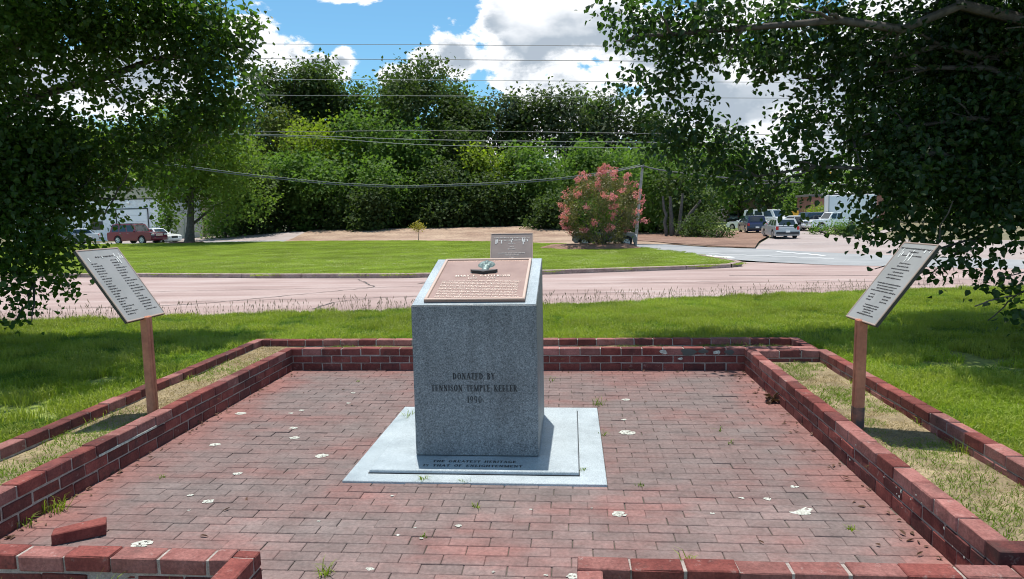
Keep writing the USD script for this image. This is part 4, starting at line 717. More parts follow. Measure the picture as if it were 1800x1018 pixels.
WT = [  # the wood, back row first: pixel of the crown, top, half width, distance, leaf, label
    ('tall_tree', 510, 112, 62, 97, 'leaf_dark', 'tall dark tree at the left end of the skyline, below the left cloud'),
    ('tall_tree', 585, 116, 62, 99, 'leaf_dark', 'tall dark ragged tree, second from the left on the skyline'),
    ('tall_tree', 645, 140, 46, 101, 'leaf_green', 'shorter green tree in the dip between the two tallest skyline crowns'),
    ('tall_tree', 748, 117, 84, 96, 'leaf_dark', 'broad domed dark tree, the most massive crown on the skyline'),
    ('tall_tree', 815, 165, 42, 99, 'leaf_dark', 'dark tree on the right shoulder of the big domed crown'),
    ('tall_tree', 872, 168, 44, 100, 'leaf_grey', 'greyish tree with a narrow top right of the big domed crown'),
    ('tall_tree', 925, 168, 42, 102, 'leaf_dark', 'dark thin topped tree behind the grey feathery tree'),
    ('tall_tree', 990, 155, 56, 101, 'leaf_grey', 'grey green feathery tree with sky showing through its crown'),
    ('tall_tree', 1058, 165, 48, 104, 'leaf_grey', 'thin grey green tree beside the right overhanging foliage'),
    ('tall_tree', 1130, 190, 60, 104, 'leaf_dark', 'dark tree partly behind the right overhanging foliage'),
    ('tall_tree', 1220, 230, 70, 108, 'leaf_green', 'green tree of the wood seen through the right overhanging leaves'),
    ('tall_tree', 430, 165, 54, 99, 'leaf_grey', 'pale thin tree between the left overhang and the skyline wood'),
    ('tall_tree', 360, 215, 62, 103, 'leaf_green', 'green tree behind the left overhang, above the roadside oak'),
    ('tall_tree', 548, 122, 52, 103, 'leaf_green', 'green tall tree filling the gap between the two leftmost skyline crowns'),
    ('tall_tree', 694, 152, 42, 103, 'leaf_dark', 'dark tall tree in the notch left of the big domed crown'),
    ('tall_tree', 800, 150, 44, 103, 'leaf_green', 'green tall tree peeping over the right slope of the domed crown'),
    ('tall_tree', 1018, 172, 44, 106, 'leaf_green', 'green tall tree between the two grey feathery crowns'),
    ('wood_tree', 478, 195, 50, 90, 'leaf_olive_green', 'yellowish tree at the left end of the wood in front of the tall crowns'),
    ('wood_tree', 548, 215, 62, 86, 'leaf_yellow', 'bright yellow green tree left of the middle of the wood'),
    ('wood_tree', 640, 205, 72, 88, 'leaf_green', 'green spreading tree below the leftmost skyline crowns'),
    ('wood_tree', 715, 235, 62, 87, 'leaf_green', 'mid green tree below the big domed crown'),
    ('wood_tree', 800, 225, 58, 88, 'leaf_dark', 'dark green tree below the right side of the domed crown'),
    ('wood_tree', 866, 262, 50, 86, 'leaf_yellow', 'small yellow green tree glowing amid the dark wood'),
    ('wood_tree', 932, 258, 60, 86, 'leaf_green', 'green tree with an even crown left of the pink blossom shrub'),
    ('wood_tree', 1010, 250, 60, 89, 'leaf_green', 'green tree just above the pink blossom shrub'),
    ('wood_tree', 1085, 255, 58, 88, 'leaf_green', 'bluish green tree behind the wooden pole'),
    ('wood_tree', 505, 270, 54, 82, 'leaf_green', 'leafy low tree at the left end of the wood edge'),
    ('wood_tree', 590, 285, 66, 82, 'leaf_green', 'fresh green low tree along the wood edge, left of its middle'),
    ('wood_tree', 680, 285, 62, 82, 'leaf_green', 'rounded green low tree at the middle of the wood edge'),
    ('wood_tree', 765, 295, 56, 83, 'leaf_dark', 'low dark tree at the shadowed middle of the wood edge'),
    ('wood_tree', 845, 310, 52, 83, 'leaf_dark', 'low dark tree above the bare earth, left of the blossom shrub'),
    ('wood_tree', 1160, 262, 54, 72, 'leaf_green', 'dense dark green tree right of the wooden pole'),
    ('wood_tree', 1215, 292, 44, 66, 'leaf_dark', 'corner tree with leaning dark trunks on the pine straw bank'),
]
leaf_mat('leaf_olive_green', [(.10, .125, .03), (.13, .15, .04), (.16, .175, .05), (.11, .135, .034)], .25, .68, 1.6, .2)
for i, (nm, px, top, hw, Y, lm, lab) in enumerate(WT):
    wood_tree(nm, lab, px, top, hw, Y, lm, 100+i, zlow=.22 if nm == 'tall_tree' else .1, dens=.62 if lm == 'leaf_grey' else 1.1, group='trees of the wood behind the bare earth strip')
# leaning trunks of the corner tree
for k, (x0_, x1_, yy0, yy1, r_) in enumerate(((1188, 1232, 414, 352, .17), (1182, 1178, 413, 345, .2), (1194, 1200, 413, 340, .17), (1172, 1165, 413, 345, .15))):
    a, b = at(x0_, yy0, 62.5), at(x1_, yy1, 62.5); a[2] = float(g(a[0], 62.5))+.05
    (v, f), _ = limb(a, b, r_*1.3, r_*.6, np.random.default_rng(k), .02, 7, .05)
    t = thing('bare_stem', ['leaning dark stem at the corner tree on the pine straw bank', 'thick upright dark stem in the middle of the corner clump', 'slim upright stem beside the leaning one on the pine straw bank', 'leftmost dark stem of the corner clump'][k], 'tree trunk')
    obj('trunk', (v, f), 'bark', t, smooth=True)
# dark undergrowth along the wood
rg = np.random.default_rng(9); ORD = 'first second third fourth fifth sixth seventh eighth ninth tenth eleventh twelfth thirteenth fourteenth fifteenth sixteenth seventeenth'.split()
for i, px in enumerate(range(440, 1180, 44)):
    top = 352+rg.normal(0, 9); wood_tree('wood_shrub', f'dark undergrowth bush along the foot of the wood, {ORD[i]} from its left end', px, top, 36, 80+rg.uniform(-2.5, 4) if px < 950 else 76, 'leaf_dark', 300+i, zlow=.0, n=9, dens=2.6, cat='bush', group='dark bushes along the foot of the wood')
# trees beyond the side streets
for i, (px, top, hw, Y, lm, lab) in enumerate(((1300, 270, 52, 120, 'leaf_green', 'distant green tree beyond the far dark car'), (1370, 300, 46, 118, 'leaf_grey', 'distant pale tree above the white van'), (1428, 300, 40, 108, 'leaf_green', 'distant tree above the black wagon'), (1250, 300, 40, 125, 'leaf_dark', 'distant dark tree at the end of the side street'), (1500, 290, 50, 112, 'leaf_green', 'tree behind the white box trailer'), (1590, 270, 60, 105, 'leaf_dark', 'dark tree behind the right overhang, beyond the car park'), (1690, 280, 60, 100, 'leaf_green', 'green tree behind the right overhang, nearer the edge'), (1790, 270, 60, 95, 'leaf_green', 'green tree at the right edge behind the overhang'),
                                            (300, 235, 60, 108, 'leaf_green', 'green tree behind the beige building'), (215, 220, 66, 112, 'leaf_yellow', 'yellow green tree behind the white garage'), (130, 220, 62, 110, 'leaf_green', 'green tree behind the left overhang and garage'), (40, 215, 66, 108, 'leaf_green', 'green tree at the left edge behind the overhang'), (-60, 220, 66, 104, 'leaf_dark', 'dark tree beyond the left edge of the garage'), (1890, 260, 60, 95, 'leaf_dark', 'dark tree past the right end of the car park'))):
    wood_tree('distant_tree', lab, px, top, hw, Y, lm, 400+i, zlow=.15)
wood_tree('wood_tree', 'dark shrubby tree right of the roadside oak', 400, 255, 48, 74, 'leaf_green', 451, zlow=.0)
wood_tree('wood_tree', 'dark bush with a dead stick, between the oak and the wood', 452, 300, 44, 77, 'leaf_dark', 452, zlow=.0)
wood_tree('wood_tree', 'low tree leaning on the beige building wall', 293, 350, 15, 70, 'leaf_green', 453, zlow=.0)
# roadside oak on the island with a pale scar
oak = wood_tree('roadside_oak', 'stout roadside oak with a pale scar on its trunk, at the back of the island', 350, 180, 98, 62.2, 'leaf_mid', 460, zlow=.33, n=26, bark='bark_pale', slim=2.1, px_foot=328, dens=1.0)
ox = at(328, 400, 62.2)[0]
obj('scar', bevel((-.02, -.33, 1.6), (.14, .05, 1.5), .02, rx=.06, ry=.12), 'bark_scar', oak)
obj('mound', (lambda v, f: (v, f))(*blob_patch(0, 0, 1.6, .02, .6, .18, 18)), 'pine_straw', oak)
# crape myrtle
mx, my = 1.83, 44.2; mz = float(g(mx, my)); rg = np.random.default_rng(71)
myr = thing('blossom_shrub', 'rounded shrub covered in pink blossom on the grass island', 'shrub', (mx, my, mz))
R0 = (at(1130, 360, my)[0]-mx)*1.1; Htop = at(1060, 300, my)[2]-mz
for k in range(9):
    a = k*.7; e = np.array([math.cos(a)*R0*.55, math.sin(a)*R0*.5, Htop*.5]); (v, f), _ = limb((math.cos(a)*.15, math.sin(a)*.15, -.1), e, .05, .02, rg, .05, 6, .1); obj('stem', (v, f), 'bark', myr, smooth=True)
cl = []; tips = []
for k in range(120):
    d = unit(rg.normal(size=3)+np.array([0, 0, .3])); d[2] = max(d[2], -.95); c = np.array([d[0]*R0*.72, d[1]*R0*.72, max(.45, Htop*.47+d[2]*Htop*.41)]); r_ = rg.uniform(.28, .5); cl.append((c, (r_, r_, r_*.9)))
    if d[2] > -.6: tips.append((c+d*r_*1.05+np.array([0, 0, .12]), d))
cl += [((0, 0, Htop*.45), (R0*.62, R0*.62, Htop*.34))]
v, f = clump_leaves(cl[-1:], 55, rg, .17, .7, 8, .2, .1, .6, simple=True); obj('inner_leaves', (v, f), 'leaf_green', myr, kind='stuff')
v, f = clump_leaves(cl[:-1], 420, rg, .13, .6, 8, .12, -.3, .45, simple=True); obj('crown', (v, f), 'leaf_olive', myr, kind='stuff')
bl = []
for p_, d in tips:
    if rg.random() < .7:
        n_ = rg.integers(1, 4); q = p_+rg.normal(size=3)*.12
        for j in range(n_): bl.append((q+unit(d+np.array([0, 0, .5]))*.16*j+rg.normal(size=3)*.08, np.array([.17, .17, .2])*rg.uniform(.7, 1.25)*(1-.2*j)))
v, f = clump_leaves(bl, 1900, rg, .085, .9, 6, .05, -.2, .5, simple=True); obj('blossom', (v, f), 'petal', myr, kind='stuff')
obj('mulch', blob_patch(0, -.2, 3.1, .09, .62, .2, 22), 'pine_straw', myr)
# sapling and small shrubs
sp = thing('yellow_sapling', 'small golden leaved sapling at the back of the island, left of the monument', 'sapling', (-13.4, 60.6, float(g(-13.4, 60.6))+.09)); rg = np.random.default_rng(8)
obj('stem', limb((0, 0, -.1), (.05, 0, .95), .035, .02, rg, 0, 5, .05)[0], 'bark_pale', sp)
obj('crown', clump_leaves([((0, 0, 1.15), (.55, .5, .3)), ((-.35, 0, 1.05), (.35, .3, .18)), ((.4, 0, 1.1), (.35, .3, .2)), ((0, 0, 1.45), (.3, .3, .2))], 420, rg, .17, .7, 5, .12, .1, .6, simple=True), 'leaf_gold', sp, kind='stuff')
for i, (px, top, hw, Y, lm, lab) in enumerate(((1238, 378, 30, 61, 'leaf_dark', 'low dark bush by the mouth of the side street'), (1210, 385, 24, 60, 'leaf_dark', 'dark bush under the leaning stem on the corner'), (1262, 398, 20, 58, 'leaf_dark', 'sprawling low bush at the edge of the side street'), (1448, 362, 28, 84, 'leaf_yellow', 'yellow green bush behind the black wagon and white pickup'), (1470, 393, 26, 62, 'leaf_green', 'green weedy bush in front of the white pickup'), (1445, 398, 18, 63, 'leaf_green', 'small weed clump in front of the white pickup'), (1510, 396, 22, 58, 'leaf_dark', 'dark weedy bush under the right overhang by the car park'))):
    wood_tree('street_shrub', lab, px, top, hw, Y, lm, 500+i, zlow=.0, n=10, dens=1.0, cat='bush', slim=.6, size=.16)

# ------------------------------------------------------------------ grass
def blades(n, w, h, rg, spread, lean=.35, clump=None):
    x = rg.uniform(-spread, spread, (n, 2)) if clump is None else rg.normal(0, clump, (n, 2)); a = rg.uniform(0, 2*np.pi, n); hh = h*rg.uniform(.45, 1.15, n); l = hh*lean*rg.uniform(.2, 1.6, n); b = rg.uniform(0, 2*np.pi, n); ww = w*rg.uniform(.7, 1.3, n)
    p0 = np.column_stack([x, np.full(n, -.01)]); s = np.column_stack([np.cos(b), np.sin(b), 0*b])*ww[:, None]/2; dl = np.column_stack([np.cos(a)*l, np.sin(a)*l, 0*a])
    mid = p0+dl*.35+np.column_stack([0*a, 0*a, hh*.62]); tip = p0+dl+np.column_stack([0*a, 0*a, np.maximum(hh-l*.35, hh*.25)])
    v = np.stack([p0-s, p0+s, mid+s*.8, mid-s*.8, tip], 1); f = np.array([[0, 1, 2], [0, 2, 3], [3, 2, 4]])
    return v.reshape(-1, 3), (np.arange(n)[:, None, None]*5+f[None]).reshape(-1, 3)
def instancer(name, label, cat, protos, pos, yaw, scale, which, parent='/World'):
    p = numbered(parent, name); pi = UsdGeom.PointInstancer.Define(stage, p); paths = []
    for k, (mesh, m) in enumerate(protos): usdkit.mesh(stage, f'{p}/tuft_{k:03d}', mesh, f'/World/Looks/{m}'); paths.append(Sdf.Path(f'{p}/tuft_{k:03d}'))
    pi.CreatePrototypesRel().SetTargets(paths); pi.CreateProtoIndicesAttr(Vt.IntArray([int(w) for w in which])); pi.CreatePositionsAttr(Vt.Vec3fArray.FromNumpy(np.asarray(pos, np.float32)))
    pi.CreateOrientationsAttr(Vt.QuathArray([Gf.Quath(math.cos(a/2), 0, 0, math.sin(a/2)) for a in yaw])); pi.CreateScalesAttr(Vt.Vec3fArray.FromNumpy(np.asarray(scale, np.float32)))
    tag(pi, label, cat, None, 'stuff'); return p
def in_view(x, y, pad=60):
    d = np.array([x, y, 0.1-EYE]); z = d@FW
    if z < .5: return False
    px, py = 900+FPX*(d@RT)/z, 509-FPX*(d@UP)/z
    return -pad-400/z < px < 1800+pad+400/z and py < 1018+pad+200/z
def scatter(poly, step, rg, pad=60, thin=None):
    x0, y0, x1, y1 = poly.bounds; out = []; shapely.prepare(poly)
    for X in np.arange(x0, x1, step):
        for Y in np.arange(y0, y1, step):
            a, b = X+rg.uniform(0, step), Y+rg.uniform(0, step)
            if in_view(a, b, pad) and poly.contains(Point(a, b)) and (thin is None or rg.random() < thin(a, b)): out.append((a, b))
    return np.array(out)
rg = np.random.default_rng(91); BARE = [gpt(55, 705, .08), gpt(1745, 632, .08)]
pr = [(blades(n_, .0065, h_, rg, .19, l_), m_) for n_, h_, l_, m_ in ((560, .095, .8, 'grass_blade'), (520, .10, .7, 'grass_blade'), (480, .12, .6, 'grass_light'), (560, .08, 1., 'grass_deep'), (420, .13, .5, 'grass_light'), (560, .09, .9, 'grass_blade'))]
P = scatter(lawn_poly.buffer(-.06), .26, rg, thin=lambda a, b: min(1., .4+max(0., min(math.hypot((a-BARE[0][0])/1.6, (b-BARE[0][1])/1.), math.hypot((a-BARE[1][0])/1.5, (b-BARE[1][1])/.9))-.45+.5*(meshkit.noise(np.array([a*2., b*2., 1.]), 2)-.5))))
hgt = .75+.6*meshkit.fbm(np.column_stack([P*.6, 0*P[:, :1]]), 3, 12)
instancer('lawn_grass', 'short green grass of the near lawn around the plaza', 'grass', pr, np.column_stack([P, g(P[:, 0], P[:, 1])]), rg.uniform(0, 6.28, len(P)), np.column_stack([np.ones(len(P)), np.ones(len(P)), hgt]), np.clip((meshkit.fbm(np.column_stack([P*.9, 0*P[:, :1]]), 3, 41)*9+rg.normal(0, 1.3, len(P))-1.6), 0, 5).astype(int))
pr = [(blades(380, .02, .065, rg, .62, 1.3), 'grass_far') for _ in range(4)]
P = scatter(isl_poly.buffer(-.12), .72, rg, 20)
instancer('island_grass', 'sunlit mown grass covering the island', 'grass', pr, np.column_stack([P, g(P[:, 0], P[:, 1])+.09]), rg.uniform(0, 6.28, len(P)), np.column_stack([np.ones((len(P), 2)), rg.uniform(.5, 1.1, len(P))]), rg.integers(0, 4, len(P)))
def stalks(n, rg, h, spread):
    mb = MB()
    for _ in range(n):
        x, y = rg.uniform(-spread, spread, 2); hh = h*rg.uniform(.35, 1.2); l = rg.normal(0, .2, 2)*hh
        mb.add(*tube([(x, y, 0), (x+l[0]*.5, y+l[1]*.5, hh*.55), (x+l[0], y+l[1], hh)], [.0016, .0014, .001], 3)); mb.add(*tube([(x+l[0]*.8, y+l[1]*.8, hh*.8), (x+l[0], y+l[1], hh*.93), (x+l[0]*1.1, y+l[1]*1.1, hh*1.06)], [.001, .0055, .001], 4))
    return mb.get()
pr = [(stalks(9, rg, .24, .22), 'seed_stalk') for _ in range(4)]
edge = LineString(drive_near); band = edge.buffer(.55).intersection(lawn_poly.buffer(.25))
P = scatter(band, .27, rg, thin=lambda a, b: .9 if a < 6.5 else .4)
instancer('seed_grass', 'tall brown seed stalks along the edge of the driveway', 'grass', pr, np.column_stack([P, g(P[:, 0], P[:, 1])-.01]), rg.uniform(0, 6.28, len(P)), np.ones((len(P), 3))*rg.uniform(.6, 1.15, len(P))[:, None], rg.integers(0, 4, len(P)))
# beds: straw and low green
def bed_cover(name, label, poly, z, step, rg, greenness):
    pr = [(blades(120, .0034, .034, rg, .1, 1.7), 'straw') for _ in range(3)]+[(blades(80, .004, .045, rg, .1, 1.2), 'bed_green') for _ in range(3)]
    P = scatter(poly, step, rg); gr = meshkit.fbm(np.column_stack([P*1.6, 0*P[:, :1]]), 3, 33)
    w = np.where(gr+rg.normal(0, .05, len(P)) > greenness(P[:, 0], P[:, 1]), 3, 0)+rg.integers(0, 3, len(P))
    zz_ = z+.035*(meshkit.fbm(np.column_stack([P*1.7, 0*P[:, :1]]), 3, 4)-.5)
    instancer(name, label, 'grass', pr, np.column_stack([P, zz_]), rg.uniform(0, 6.28, len(P)), np.ones((len(P), 3))*rg.uniform(.7, 1.3, len(P))[:, None], w)
bed_cover('left_bed_grass', 'dry straw and patchy green grass in the left and back beds', left_bed.buffer(-.05), .125, .12, rg, lambda x, y: np.where((y < 4.7) & (x < -3), .36, np.where((y > 7.2) & (x < -.9) & (x > -2.8), .40, .50)))
bed_cover('right_bed_grass', 'dry yellow straw and sparse grass in the right bed', right_bed.buffer(-.05), .105, .12, rg, lambda x, y: .525+0*x)
pr = [(blades(45, .005, .13, rg, .1, .5), 'grass_blade') for _ in range(3)]+[(blades(60, .005, .06, rg, .1, 1.4), 'straw')]
P = np.vstack([scatter(fl_bed.buffer(-.03), .13, rg, thin=lambda a, b: .8), scatter(fr_bed.buffer(-.03), .13, rg, thin=lambda a, b: .8)])
instancer('front_grass', 'rough grass in front of the near brick walls', 'grass', pr, np.column_stack([P, np.full(len(P), .095)]), rg.uniform(0, 6.28, len(P)), np.ones((len(P), 3))*rg.uniform(.5, 1., len(P))[:, None], rg.integers(0, 4, len(P)))
# weeds and litter on the paving
weeds = [(98, 900, .13, 34, 'spreading weed in the corner by the left wall near the loose brick'), (283, 762, .11, 20, 'green weed growing out of the left wall joint'), (45, 925, .09, 16, 'weed at the foot of the left wall in the near corner'), (720, 735, .10, 12, 'thin weed beside the back left of the granite slab'), (1052, 712, .10, 22, 'green weed at the back right corner of the granite slab'), (1110, 640, .12, 26, 'grey green weed at the foot of the back wall'), (745, 847, .06, 16, 'flat weed on the front edge of the granite slab'), (818, 850, .05, 12, 'tiny weed at the front of the slab, under the inscription'), (1024, 830, .05, 18, 'weed at the front right corner of the plinth'), (838, 892, .05, 8, 'tiny sprout in the paving before the slab'), (744, 945, .04, 10, 'sprout in the paving, midway to the entrance'), (968, 670, .07, 8, 'sprout behind the monument on its right'), (572, 1010, .08, 26, 'weed at the entrance by the left return wall'), (1265, 758, .05, 8, 'sprout in the right half of the paving'), (1284, 780, .05, 8, 'sprout in the right half, nearer the viewer'), (1212, 1000, .1, 26, 'weed against the near right wall front'), (630, 671, .05, 9, 'small weed on the paving behind the slab, left'), (1062, 765, .06, 10, 'weed on the right edge of the slab'), (1496, 932, .045, 18, 'dry tuft on the paving near the right wall'), (284, 840, .04, 10, 'brownish sprout in the paving near the left wall'), (1125, 855, .04, 14, 'low weed right of the slab front corner')]
for k, (px, py, h, n, lab) in enumerate(weeds):
    z = .08 if py in (847, 830) and False else 0.
    x, y = gpt(px, py); t = thing('weed', lab, 'weed', (x, y, .0))
    obj('leaves', blades(n, .006, h, np.random.default_rng(600+k), .03, .9, clump=h*.22), 'bed_green' if k % 3 else 'grass_blade', t, kind='stuff')
rg = np.random.default_rng(55); LP = []
for k in range(210):
    s = rg.random()
    if s < .34: x, y = XL+abs(rg.normal(0, .05))+.01, rg.uniform(3, YB)
    elif s < .72: x, y = XR-abs(rg.normal(0, .09))-.01, rg.uniform(3, YB)
    elif s < .9: x, y = rg.uniform(XL, XR), YB-abs(rg.normal(0, .05))-.01
    else: x, y = rg.uniform(XL, XR), rg.uniform(2.8, YB)
    if SLAB.contains(Point(x, y)): continue
    LP.append((x, y, .006+.004*rg.random()))
LP = np.array(LP); n = len(LP); d = unit(np.column_stack([rg.normal(size=(n, 2)), rg.normal(0, .15, n)])); nr = unit(np.column_stack([rg.normal(0, .3, (n, 2)), np.ones(n)]))
obj('leaf_litter', leaf_cards(LP, d, nr, rg.uniform(.02, .055, n), rg.uniform(.008, .02, n), .3), 'dry_leaf', kind='stuff', label='dead leaves and straw bits gathered along the walls of the paving', cat='leaf litter')
x, y = gpt(1360, 707); lp = np.array([x, y, .01])+rg.normal(size=(14, 3))*[.04, .04, .008]; lp[:, 2] = np.abs(lp[:, 2])+.012
obj('dead_leaves', leaf_cards(lp, unit(rg.normal(size=(14, 3))*[1, 1, .4]), unit(rg.normal(size=(14, 3))*.5+Z_), .075, .045, .4), 'dry_leaf', kind='stuff', label='small heap of brown dead leaves by the right wall', cat='leaf litter')

# ------------------------------------------------------------------ vehicles
def quad_slab(p00, p10, p11, p01, u0, u1, v0, v1, off, th=.012, taper=0.):
    p00, p10, p11, p01 = map(lambda q: np.asarray(q, float), (p00, p10, p11, p01)); n = unit(np.cross(p10-p00, p01-p00))
    f = lambda u, v: (p00*(1-u)+p10*u)*(1-v)+(p01*(1-u)+p11*u)*v
    q = [f(u0, v0), f(u1, v0), f(u1-taper, v1), f(u0+taper, v1)]
    return hull([a+n*(off-th) for a in q]+[a+n*off for a in q])
def vehicle(name, label, cat, loc, rz, paint, L=4.6, W=1.82, H=1.65, belt=.95, hood=.92, cab=(.62, .22, -1.7, -2.15), ground=.24, wr=.34, wb=None, bed=False, windows=3, tall_hood=0., group=None, grille='chrome', rear_lamp=True, glass='car_glass'):
    """x forward. cab: windscreen foot, roof front, roof back, rear window foot"""
    t = thing(name, label, cat, loc, rz, group); hl = L/2; wb = wb or L*.58; xf, xr = wb/2+.05, -wb/2+.05; mb = MB()
    prof = [(-hl, ground+.12), (-hl+.12, ground), (hl-.14, ground), (hl, ground+.14), (hl-.02, hood*.78), (hl-.12, hood-.04), (hl-.35, hood+.01), (cab[0]+.05, belt+.03), (cab[3]-.02, belt+.03), (-hl+.12, belt), (-hl+.02, belt-.12)]
    body = Polygon(prof)
    for cx in (xf, xr): body = body.difference(Point(cx, wr).buffer(wr+.07, 12))
    def ext(poly, w): v, f = prism(poly, -w/2, w/2); v = np.asarray(v); return np.column_stack([v[:, 0], -v[:, 2], v[:, 1]]), f
    bb = ext(body.buffer(-.03), W); mb.add(*bb); mb.add(*ext(body, W-.10)); mb.add(*ext(body.buffer(-.015), W-.04))
    bd = obj('body', mb.get(), paint, t, smooth=28)
    mb = MB(); mb.add(*ext(Polygon([(-hl+.3, ground+.02), (hl-.3, ground+.02), (hl-.3, belt-.1), (-hl+.3, belt-.1)]), W-.42)); obj('underbody', mb.get(), 'plastic_dark', t)
    wB, wT = W/2-.05, W/2-.22; a0, a1, a2, a3 = cab
    cp = [(a0, -wB+.06, belt), (a0, wB-.06, belt), (a3, -wB+.03, belt), (a3, wB-.03, belt), (a1, -wT, H-.03), (a1, wT, H-.03), (a2, -wT, H-.03), (a2, wT, H-.03), (a1-.15, -wT+.1, H), (a1-.15, wT-.1, H), (a2+.15, -wT+.1, H), (a2+.15, wT-.1, H)]
    obj('cabin', hull(cp), paint, t, smooth=28)
    obj('windscreen', quad_slab(cp[1], cp[0], cp[4], cp[5], .07, .93, .1, .92, .008)if False else quad_slab(cp[0], cp[1], cp[5], cp[4], .07, .93, .1, .92, .008), glass, t)
    obj('rear_window', quad_slab(cp[3], cp[2], cp[6], cp[7], .1, .9, .2, .9, .008), glass, t)
    for s in (-1, 1):
        A = (cp[2], cp[0], cp[4], cp[6]) if s < 0 else (cp[1], cp[3], cp[7], cp[5])
        for k in range(windows):
            u0 = .05+.9*k/windows+.02; u1 = .05+.9*(k+1)/windows-.02; obj('side_window', quad_slab(*A, u0, u1, .1, .88, .008, taper=.012), glass, t)
        mrx = a0-.12; obj('mirror', bevel((mrx, s*(W/2+.06), belt+.1), (.1, .2, .14), .03), paint, t)
        for k in (.0, -.95): obj('door_handle', bevel((a0-.95+k, s*(W/2+.002), belt-.12), (.2, .02, .03), .006), 'chrome', bd)
        obj('headlight', bevel((hl-.06, s*(W/2-.22), hood-.2), (.14, .36, .16), .03), 'lamp_clear', t)
        if rear_lamp: obj('taillight', bevel((-hl+.05, s*(W/2-.14), belt-.15), (.1, .2, .26 if not bed else .3), .02), 'lamp_red', t)
        for cx in (xf, xr):
            w_ = obj('wheel', cyl((cx, s*(W/2-.12), wr), wr, .22, 'y', 22), 'tyre', t, smooth=35); obj('rim', cyl((cx, s*(W/2-.006), wr), wr*.64, .012, 'y', 16), 'rim', w_)
            hb = MB()
            for k in range(5):
                an = k*2*math.pi/5; hb.add(*bevel((cx+math.cos(an+.63)*wr*.4, s*(W/2+.001), wr+math.sin(an+.63)*wr*.4), (wr*.34, .006, wr*.15), .002, ry=-(an+.63)))
            obj('rim_gaps', hb.get(), 'plastic_dark', w_, kind='stuff')
    obj('grille', bevel((hl-.03, 0, hood-.24), (.1, W*.42, .26), .03), grille, t); obj('front_bumper', bevel((hl-.03, 0, ground+.2), (.16, W-.12, .2), .05), 'plastic_dark' if paint in ('paint_silver', 'paint_blue') else paint, t); obj('rear_bumper', bevel((-hl+.02, 0, ground+.22), (.16, W-.1, .2), .05), 'plastic_dark', t)
    obj('number_plate', bevel((-hl-.055 if not bed else -hl-.07, 0, ground+.34), (.02, .32, .14), .004), 'bird_white', t)
    if bed:
        obj('bed_opening', bevel(((cab[3]-hl)/2+.02, 0, belt-.01), (cab[3]+hl-.22, W-.3, .10), .01), 'plastic_dark', t); obj('tailgate', bevel((-hl-.005, 0, belt-.2), (.04, W-.42, .36), .01), paint, t)
    return t
def vloc(px, Y, dz=0.):
    x = at(px, 400, Y)[0]; return (x, Y, float(g(x, Y))-.04+dz)
suv = vehicle('parked_suv', 'dark red sport utility parked before the white garage, facing right', 'car', vloc(240, 64.2, .05), -.24, 'paint_maroon', 5.5, 1.95, 1.92, 1.12, 1.1, (.85, .3, -2.2, -2.45), .32, .38, 2.95, windows=3)
for s in (-1, 1): obj('roof_rail', bevel((-.9, s*.62, 1.95), (2.2, .04, .05), .01), 'plastic_dark', suv)
vehicle('white_sedan', 'white sedan parked just behind the dark red sport utility', 'car', vloc(276, 66.6), -.3, 'paint_white', 4.6, 1.8, 1.46, .9, .82, (.75, .1, -1.2, -1.75), .22, .32, 2.7, windows=2, grille='plastic_dark')
vehicle('parked_car', 'pale car half hidden by the left overhanging leaves, beside the dark red sport utility', 'car', vloc(112, 67), .1, 'paint_grey', 4.5, 1.8, 1.5, .9, .85, (.7, .1, -1.3, -1.9), .22, .32, windows=2)
vehicle('parked_car', 'red tailed white car glimpsed through the leaves left of the dark red sport utility', 'car', vloc(132, 72), -2.6, 'paint_white', 4.5, 1.8, 1.5, .9, .85, (.7, .1, -1.3, -1.9), .22, .32, windows=2)
vehicle('pickup_truck', 'silver pickup with black wheels half hidden behind the pink blossom shrub', 'pickup', (2.2, 46.4, float(g(2.2, 46.4))-.04), -.05, 'paint_pewter', 4.1, 1.75, 1.6, .98, .95, (.85, .35, -.45, -.6), .34, .35, 2.68, bed=True, windows=2)
vehicle('blue_suv', 'dark blue sport utility seen from behind in the side street', 'car', vloc(1322, 69.3), 1.53, 'paint_blue', 4.6, 1.85, 1.66, .98, .95, (.75, .25, -1.85, -2.15), .24, .36, windows=3)
vehicle('silver_car', 'silver hatchback seen from behind, nearest the street crossing', 'car', vloc(1371, 57.2), 1.55, 'paint_silver', 4.4, 1.82, 1.52, .95, .9, (.75, .2, -1.65, -2.1), .22, .33, windows=3)
vehicle('white_car', 'white car parked beyond the silver hatchback', 'car', vloc(1388, 75), 2.6, 'paint_white', 4.5, 1.8, 1.5, .92, .88, (.7, .1, -1.4, -1.9), .22, .32, windows=2)
vehicle('black_wagon', 'long black sport utility parked left of the white pickup', 'car', vloc(1420, 74), -2.86, 'paint_black', 5.2, 1.95, 1.85, 1.1, 1.05, (1.0, .4, -2.2, -2.5), .28, .38, windows=3)
vehicle('white_pickup', 'white pickup facing left in front of the white box trailer', 'pickup', vloc(1462, 72), -2.95, 'paint_white', 5.4, 1.95, 1.82, 1.12, 1.1, (.85, .4, -.6, -.75), .34, .4, bed=True, windows=2)
vehicle('far_car', 'dark car far away at the left end of the side street', 'car', vloc(1288, 122, .1), 1.4, 'paint_grey', 4.6, 1.8, 1.55, .95, .9, (.7, .1, -1.4, -1.9), .22, .33, windows=2)
vehicle('white_van', 'white passenger van with dark side windows behind the blue sport utility', 'van', vloc(1346, 84), -.85, 'paint_white', 5.0, 2.05, 2.15, 1.25, 1.15, (1.8, 1.3, -2.35, -2.45), .3, .36, windows=3)
vehicle('parked_car', 'white car parked behind the dark blue sport utility', 'car', vloc(1314, 78), 2.2, 'paint_white', 4.5, 1.8, 1.5, .92, .88, (.7, .1, -1.4, -1.9), .22, .32, windows=2)
